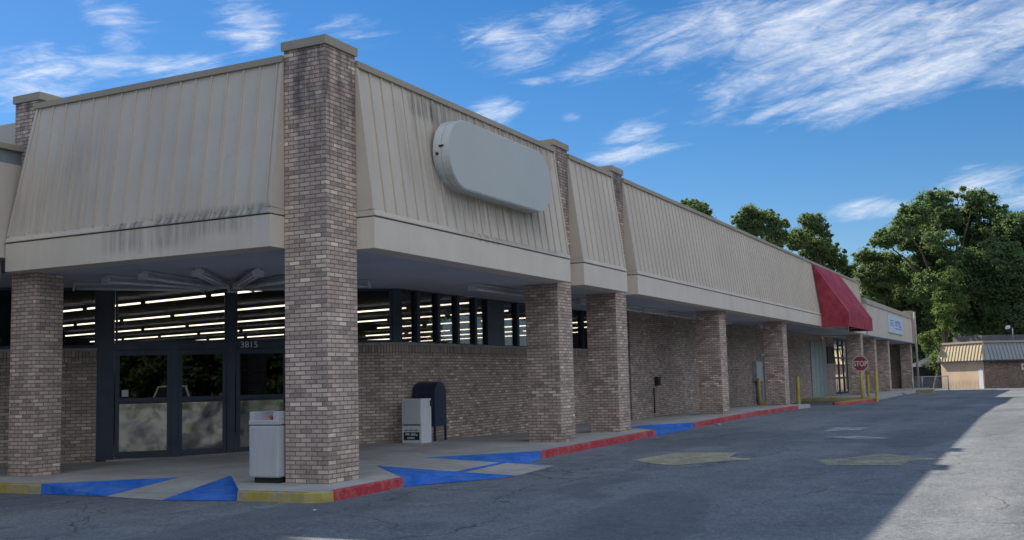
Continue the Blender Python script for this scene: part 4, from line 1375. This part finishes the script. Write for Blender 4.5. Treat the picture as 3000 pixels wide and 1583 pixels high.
# litter on the asphalt
def litter(name, x, y, s, lab, col):
    mb = MB()
    z = gz(x) + .004
    random.seed(int(x * 31))
    vs = [(x + random.uniform(-s, s), y + random.uniform(-s, s), z + random.uniform(0, s * .6)) for _ in range(9)]
    for i in range(0, 7):
        mb.face([vs[i], vs[i + 1], vs[i + 2]])
    tag(mb.build(name, simple(name + '_paper', col, .7), None, (x, y, z), recalc=False), lab, 'litter')
litter('paper_scrap', 17.6, -1.0, .09, 'white scrap by the long worn red kerb', (.6, .6, .62))
litter('paper_scrap', 12.0, -1.0, .06, 'grey scrap beside the red kerb in front of the third column', (.45, .45, .48))
litter('crumpled_cup', -1.7, -1.0, .035, 'tiny crumpled scrap on asphalt near the yellow corner kerb', (.5, .5, .5))
CLUSTERS = {
 'oak': [(90.8,-1.2,16.8,1.03),(93.4,-1.8,17.5,0.56),(93.4,-4.4,17,0.9),(95.8,-5.5,17,0.71),(95.7,-4.8,16.2,0.85),(89,0.1,15.4,1.09),(88.2,1.1,14.3,0.88),(93.9,2.6,14.5,0.79),(89.3,2.9,13.4,0.83),(88.8,3.7,13.1,0.48),(96.4,-0.4,15.7,1.38),(93.1,-2,15.6,0.98),(96.5,-3,15.5,1.15),(95.3,-6.2,15.5,0.84),(93.6,0.2,13.7,1.13),(90.6,-1.4,12.9,0.96),(93,1.5,13.2,0.71),(97.4,-3.9,14.2,1.29),(95.6,-5.6,13.7,1.26),(94.9,-0.3,11.7,1.28),(95.1,-1.7,11.3,1.35),(91.2,-3.5,10.8,1.29),(97,-4.5,12.1,1.14),(93.2,0.8,11,0.99),(92.1,-1,9.4,1.38),(90.8,-2.7,9,1.35),(97.9,-3.9,9.8,1.44),(92.8,0.4,8.7,1.12),(95.7,-1.3,7.7,1.28),(97.7,-2.8,7.4,1.29),(97.2,-4.5,8,1.42),(98.5,-3.4,6,1.3),(93.7,-2.1,5.7,1.11),(98.2,-4.8,6.2,1.29)],
 'oakr': [(91.2,-7.6,14,1.07),(93.5,-8.3,14.7,0.68),(92.8,-9,13.8,1.21),(93.4,-6.9,13.1,1.23),(94.2,-7.9,12.4,1.37),(89.7,-6.3,11.3,1.19),(90,-7.4,10.2,1.32),(96.1,-8.5,10.6,1.53),(91.3,-6.3,9,1.34),(91.8,-7.6,8.5,1.47),(97.5,-8.9,9,1.54),(92.7,-5.9,7.3,1.22),(95.8,-7,7.1,1.39),(94,-8.3,6.6,1.49),(94.2,-6.2,5.7,1.23),(91.6,-7.6,5.4,1.33),(95.2,-9.9,12.4,1.51),(97.1,-10,9.8,1.53),(95,-9.8,6.9,1.5)],
 'left': [(94.9,5.6,12.7,0.66),(96.8,6.2,12.2,0.6),(96.2,5,12.2,0.88),(98.2,4.1,12.4,0.9),(98.8,3.3,11.7,1.05),(94.2,5.2,10.7,1.01),(94.5,4,10.5,1.15),(100.3,3.5,10.3,1.21),(97.1,2.1,10.6,1.02),(95.6,5,9.3,1.17),(101,4.3,9.3,1.37),(98.5,2.5,8.9,1.33),(101.3,1.8,8.1,1.21),(98.3,3.2,7.7,1.19),(99.9,2.3,6.9,1.2),(97.2,1.6,5.4,1.02)],
 'vine': [(85.7,-2.7,9.4,0.58),(86.6,-2.2,8.6,0.65),(85.9,-1.8,7.6,0.58),(87.2,-2.7,7.4,0.59),(87.6,-3.2,6.9,0.52),(85,-1.8,6.4,0.58),(85.1,-2.1,5.4,0.58),(87.7,-1.5,4.5,0.66),(85.2,-0.3,4.1,0.52),(85.3,-0.5,3.4,0.39),(88.4,-1.7,3.5,0.66),(86.6,-1.3,2.5,0.59),(87.6,-0.7,1.9,0.53),(86.7,-1.4,1.6,0.46)],
 'A': [(90.3,22.1,18.7,0.33),(91.4,21.9,18.8,0.42),(91.2,21.3,18.6,0.46),(92.2,20.8,18.5,0.46),(92.6,20.4,17.9,0.38),(90.5,20.8,17.9,0.58),(89.9,21.6,17.9,0.57),(93.2,20.7,17.2,0.67),(91,21.3,17.2,0.74)],
 'B': [(101.9,18.4,19.2,0.62),(103.3,18.5,18.7,0.9),(102.1,19.4,18.2,0.72),(103.9,17.8,18.3,0.9),(104.4,17,18.9,0.54),(102.4,16,18,0.53),(102.5,15.7,17.2,0.71),(106.1,15.7,18,0.46),(103.7,15.6,16.2,0.71),(102.3,17.9,17.2,0.89),(105.9,17.7,17.2,0.64),(102.8,19.1,17.1,0.81),(105.7,17,15.8,0.82)],
 'Cc': [(111.9,14.1,18.9,0.76),(113.6,13.5,19.1,0.72),(113.2,12.9,18,0.71),(114.4,12.7,17.4,0.53),(113.8,14,18.2,0.77),(110.7,15.3,17.3,0.66),(110.6,15.3,16.4,0.94),(114.3,15.1,16.9,0.96),(112.4,13.9,16.2,0.95),(112.8,13,16,0.85),(116.5,12.4,15.5,0.78),(114,12.9,15.2,0.95),(114.9,14.3,15.2,0.96),(114.9,11.3,13.9,0.67),(115.2,12.2,14.3,0.86),(113.8,10.6,14.5,0.3),(115.7,10.8,15.4,0.19),(116.8,11.2,13.6,0.68),(115.8,10.1,13.4,0.48),(116.6,10.5,12.8,0.67)],
}
# ------------------------------------------------------------------ trees
def leaf_mat(name, c0, c1):
    m, nt = new_mat(name)
    p = posnode(nt)
    geo = nt.add('ShaderNodeNewGeometry')
    r = geo.outputs['Random Per Island']
    n = nt.noise(p, .55, 4, .6)
    c = nt.mix(nt.m('ADD', nt.m('MULTIPLY', r, .6), nt.m('MULTIPLY', n, .5), clamp=True), c0 + (1,), c1 + (1,))
    d = nt.add('ShaderNodeBsdfPrincipled', {'Base Color': c, 'Roughness': .55, 'Specular IOR Level': .35})
    t = nt.add('ShaderNodeBsdfTranslucent', {'Color': nt.mix(.5, c, (c1[0] * 1.3, c1[1] * 1.35, c1[2] * .8, 1))})
    mx = nt.add('ShaderNodeMixShader', {0: .5, 1: d.outputs[0], 2: t.outputs[0]})
    nt.add('ShaderNodeOutputMaterial', {'Surface': mx.outputs[0]})
    return m
OAK = leaf_mat('oak_leaf', (.045, .09, .042), (.185, .27, .115))
OAKO = leaf_mat('oak_leaf_olive', (.045, .085, .038), (.185, .25, .10))
VINEM = leaf_mat('vine_leaf', (.06, .11, .03), (.17, .25, .075))
BARK = simple('grey_brown_bark', (.085, .07, .058), .95, .3, 2)

def leaf_cloud(clusters, dens, size, flat=.75):
    dens, size = dens * 2.6, size * .62
    """many small leaf faces gathered in uneven clumps through each cluster's volume"""
    V, F = [], []
    k = 0
    for (cx, cy, cz, R) in clusters:
        R = R * 1.42
        nsub = int(18 + 28 * R)
        for s in range(nsub):
            d = rng.normal(size=3)
            d /= np.linalg.norm(d)
            rr = R * rng.random() ** .45 * (1.3 if rng.random() < .25 else .92)
            c = np.array([cx, cy, cz]) + d * rr * np.array([1, 1, flat])
            r = R * rng.uniform(.10, .30)
            n = int(dens * r * r * 4.2) + 5
            dd = rng.normal(size=(n, 3))
            dd /= np.linalg.norm(dd, axis=1)[:, None]
            rad = r * rng.random(n) ** .45
            P = c + dd * rad[:, None] * np.array([1, 1, .7])
            nrm = dd * .7 + rng.normal(size=(n, 3)) * .6 + np.array([0, 0, .5])
            nrm /= np.linalg.norm(nrm, axis=1)[:, None]
            a = np.cross(nrm, rng.normal(size=(n, 3)))
            a /= np.linalg.norm(a, axis=1)[:, None]
            b = np.cross(nrm, a)
            L = size * rng.uniform(.6, 1.35, n)[:, None]
            W = L * rng.uniform(.45, .7, n)[:, None]
            q = np.stack([P - a * L, P + b * W, P + a * L, P - b * W], 1)
            V.append(q.reshape(-1, 3))
        n = int(dens * R * R * 1.6)
        dd = rng.normal(size=(n, 3))
        dd /= np.linalg.norm(dd, axis=1)[:, None]
        P = np.array([cx, cy, cz]) + dd * (R * 1.22 * rng.random(n) ** .5)[:, None] * np.array([1, 1, flat])
        a = rng.normal(size=(n, 3))
        a /= np.linalg.norm(a, axis=1)[:, None]
        b = np.cross(a, rng.normal(size=(n, 3)))
        b /= np.linalg.norm(b, axis=1)[:, None]
        L = size * rng.uniform(.5, 1.2, n)[:, None]
        V.append(np.stack([P - a * L, P + b * L * .55, P + a * L, P - b * L * .55], 1).reshape(-1, 3))
    V = np.concatenate(V)
    n = len(V) // 4
    me = bpy.data.meshes.new('crown')
    me.vertices.add(len(V))
    me.vertices.foreach_set('co', V.ravel())
    me.loops.add(n * 4)
    me.loops.foreach_set('vertex_index', np.arange(n * 4))
    me.polygons.add(n)
    me.polygons.foreach_set('loop_start', np.arange(n) * 4)
    me.update()
    me.validate()
    return me, n

def limb(mb, p, q, r0, r1, segs=4, wob=.25):
    p, q = Vector(p), Vector(q)
    pts = [p.lerp(q, i / segs) for i in range(segs + 1)]
    L = (q - p).length
    for i in range(1, segs):
        pts[i] += Vector((random.uniform(-1, 1), random.uniform(-1, 1), random.uniform(-.3, .6))) * wob * L / segs * .6
    for i in range(segs):
        ra = r0 + (r1 - r0) * i / segs
        rb = r0 + (r1 - r0) * (i + 1) / segs
        mb.cyl(pts[i], pts[i + 1], ra, 7, r2=rb, caps=False)

def tree(name, clusters, foot, label, mat, dens=70, size=.2, group=None, r0=.45):
    base = Vector(foot)
    t = thing(name, base, label, 'tree', group)
    me, n = leaf_cloud([(x - base.x, y - base.y, z - base.z, R) for x, y, z, R in clusters], dens, size)
    me.materials.append(mat)
    c = bpy.data.objects.new('crown', me)
    COL.objects.link(c)
    c.parent = t
    mb = MB()
    random.seed(len(clusters))
    zs = [k[2] for k in clusters]
    mid = Vector((sum(k[0] for k in clusters) / len(clusters), sum(k[1] for k in clusters) / len(clusters), min(zs) + .25 * (max(zs) - min(zs))))
    fork = base.lerp(mid, .75)
    limb(mb, base - Vector((0, 0, .3)), fork, r0, r0 * .7, 4, .12)
    for k in clusters[::2]:
        e = Vector(k[:3])
        m_ = fork.lerp(e, .5) + Vector((0, 0, .4))
        limb(mb, fork, m_, r0 * .38, r0 * .2, 3, .3)
        limb(mb, m_, e, r0 * .2, .03, 3, .3)
    mb.build('trunk', BARK, t, recalc=False)
    return n
tot = 0
tot += tree('oak_tree', CLUSTERS['oak'], (94.5, -1.5, -.1), 'tall spreading oak with sky gaps rising behind the far brick office', OAK, 95, .19, 'oaks behind the far end of the lot', .55)
tot += tree('oak_tree', CLUSTERS['oakr'], (92.5, -9.5, -.1), 'dark dense oak cut by the right edge of the photo', OAK, 95, .19, 'oaks behind the far end of the lot', .5)
tot += tree('oak_tree', CLUSTERS['left'], (97.7, 3.9, -.1), 'lower olive green tree rising directly above the lower shop roof', OAKO, 105, .17, 'oaks behind the far end of the lot', .35)
tot += tree('vine_covered_tree', CLUSTERS['vine'], (86.6, -.7, -.1), 'pale green vine draped column of leaves at the left end of the brick office', VINEM, 120, .15, None, .25)
tot += tree('oak_tree', CLUSTERS['A'], (91.5, 21.2, -.1), 'small bit of treetop showing over the middle of the long roofline', OAKO, 80, .2, 'oaks behind the mall roof', .4)
tot += tree('oak_tree', CLUSTERS['B'], (103.6, 17.4, -.1), 'broad treetop over the roofline, left of the red awning', OAKO, 80, .21, 'oaks behind the mall roof', .45)
tot += tree('oak_tree', CLUSTERS['Cc'], (114, 12.8, -.1), 'treetop sloping down to the red awning above the roofline', OAKO, 80, .21, 'oaks behind the mall roof', .45)
tot += tree('oak_tree', [(1.8, 15.2, 13.0, 1.9), (1.0, 16.2, 14.2, 1.6), (2.6, 14.6, 12.2, 1.2), (.2, 14.6, 12.4, 1.6), (1.6, 16.6, 12.0, 1.7), (2.4, 15.6, 14.2, 1.2), (.8, 15.0, 15.4, 1.4)], (.9, 15.2, -.2), 'added tall oak, unseen behind the stucco wing, shading the asphalt at lower left', OAK, 50, .22, None, .35)  # out-of-view tree added only to shade the lower left asphalt
# far woods closing the horizon behind the trees
wl = []
for k in range(46):
    y_ = -46 + k * 1.9
    wl.append((128 + 5 * math.sin(k * 2.3), y_, 2.2 + 1.2 * math.sin(k * 1.1), 2.4))
    wl.append((132 + 3 * math.cos(k * 2.9), y_ + .5, 9.0 + 1.5 * math.sin(k * 1.9), 1.9))
    wl.append((130 + 4 * math.cos(k * 1.7), y_ + 1, 5.6 + 1.6 * math.sin(k * .7 + 1), 2.0))
me, n = leaf_cloud(wl, 8, .6)
me.materials.append(OAK)
wo = bpy.data.objects.new('woods', me)
COL.objects.link(wo)
tag(wo, 'dark far woods closing the horizon under the oak crowns', None, None, 'stuff')
print('leaves', tot, n)

# ------------------------------------------------------------------ what stands behind the photographer (mirrored in the shop glass)
wl = []
for k in range(40):
    x_ = -110 + k * 6.2
    y_ = -78 + 6 * math.sin(k * 1.3)
    for zz_ in (3, 8.5, 14):
        wl.append((x_ + 2 * math.sin(zz_ + k), y_ + 2 * math.cos(zz_ * k), zz_ + math.sin(k * 2.1), 4.2))
for k in range(14):
    for zz_ in (3, 8.5, 13):
        wl.append((-95 + 4 * math.sin(k), -60 + k * 7, zz_, 4.2))
me, n = leaf_cloud(wl, 5, .55)
me.materials.append(OAK)
wo = bpy.data.objects.new('woods', me)
COL.objects.link(wo)
tag(wo, 'tree line along the far side of the lot behind the photographer, mirrored dark in the shop glass', None, None, 'stuff')

def make_car(paint):
    t = thing('parked_car', (0, 0, 0), 'x', 'car')
    mb = MB()
    side = [(-2.25, .35), (-2.28, .62), (-2.1, .86), (-1.2, .95), (1.45, .95), (2.1, .90), (2.25, .6), (2.2, .3), (1.75, .22), (-1.8, .22)]
    mb.prism([(x, -.88, z) for x, z in side], (0, 1.76, 0))
    mb.build('body', paint, t, bevel=.09)
    mb = MB()
    lo = [(-1.25, .78), (1.75, .80)]
    b4 = [(-1.3, -.80, .93), (-1.3, .80, .93), (1.75, .80, .93), (1.75, -.80, .93)]
    t4 = [(-.45, -.58, 1.42), (-.45, .58, 1.42), (.95, .58, 1.42), (.95, -.58, 1.42)]
    mb.idx(b4 + t4, [(0, 1, 5, 4), (1, 2, 6, 5), (2, 3, 7, 6), (3, 0, 4, 7), (4, 5, 6, 7)])
    mb.build('window_glass', GLASS_DARK, t, bevel=.05)
    mb = MB()
    mb.idx([(-.48, -.6, 1.41), (-.48, .6, 1.41), (.98, .6, 1.41), (.98, -.6, 1.41), (-.4, -.5, 1.47), (-.4, .5, 1.47), (.9, .5, 1.47), (.9, -.5, 1.47)],
           [(0, 1, 5, 4), (1, 2, 6, 5), (2, 3, 7, 6), (3, 0, 4, 7), (4, 5, 6, 7), (0, 3, 2, 1)])
    for sy in (-1, 1):
        mb.beam((-1.28, sy * .79, .94), (-.46, sy * .585, 1.43), .07, .06)
        mb.beam((1.74, sy * .79, .94), (.96, sy * .585, 1.43), .09, .06)
        mb.beam((.2, sy * .80, .94), (.25, sy * .59, 1.43), .06, .05)
    mb.build('roof', paint, t)
    for x in (-1.38, 1.35):
        for sy in (-1, 1):
            mb = MB()
            mb.cyl((x, sy * .70, .32), (x, sy * .905, .32), .32, 20)
            w = mb.build('wheel', BLACK, t)
            mb = MB()
            mb.cyl((x, sy * .90, .32), (x, sy * .915, .32), .2, 14)
            mb.build('rim', STEEL, w)
    for sy in (-1, 1):
        mb = MB()
        mb.box(-2.3, sy * .62 - .16, .62, -2.18, sy * .62 + .16, .76)
        mb.build('headlight', simple('headlight_glass', (.75, .75, .75), .2), t)
    mb = MB()
    mb.box(-2.31, -.4, .42, -2.2, .4, .58)
    mb.build('grille', BLACK, t)
    return t
cpaint = simple('silver_car_paint', (.62, .63, .64), .25, .02, 1, .3)
car0 = make_car(cpaint)
gzc = gz(-16)
for i, (x, y, a_) in enumerate([(-17.7, -15.6, 0), (-15.0, -17.9, .05)]):
    o = car0 if i == 0 else copy_tree(car0)
    o.location = (x, y, gzc)
    o.rotation_euler = (0, 0, math.atan2(-.75, -.66) + a_)
    o.scale = (1.05, 1.05, 1.3)
    tag(o, ['silver tall car behind the photographer, the left one mirrored in the door glass', 'silver tall car behind the photographer, the right one mirrored in the door glass'][i], 'car', 'cars parked behind the photographer')
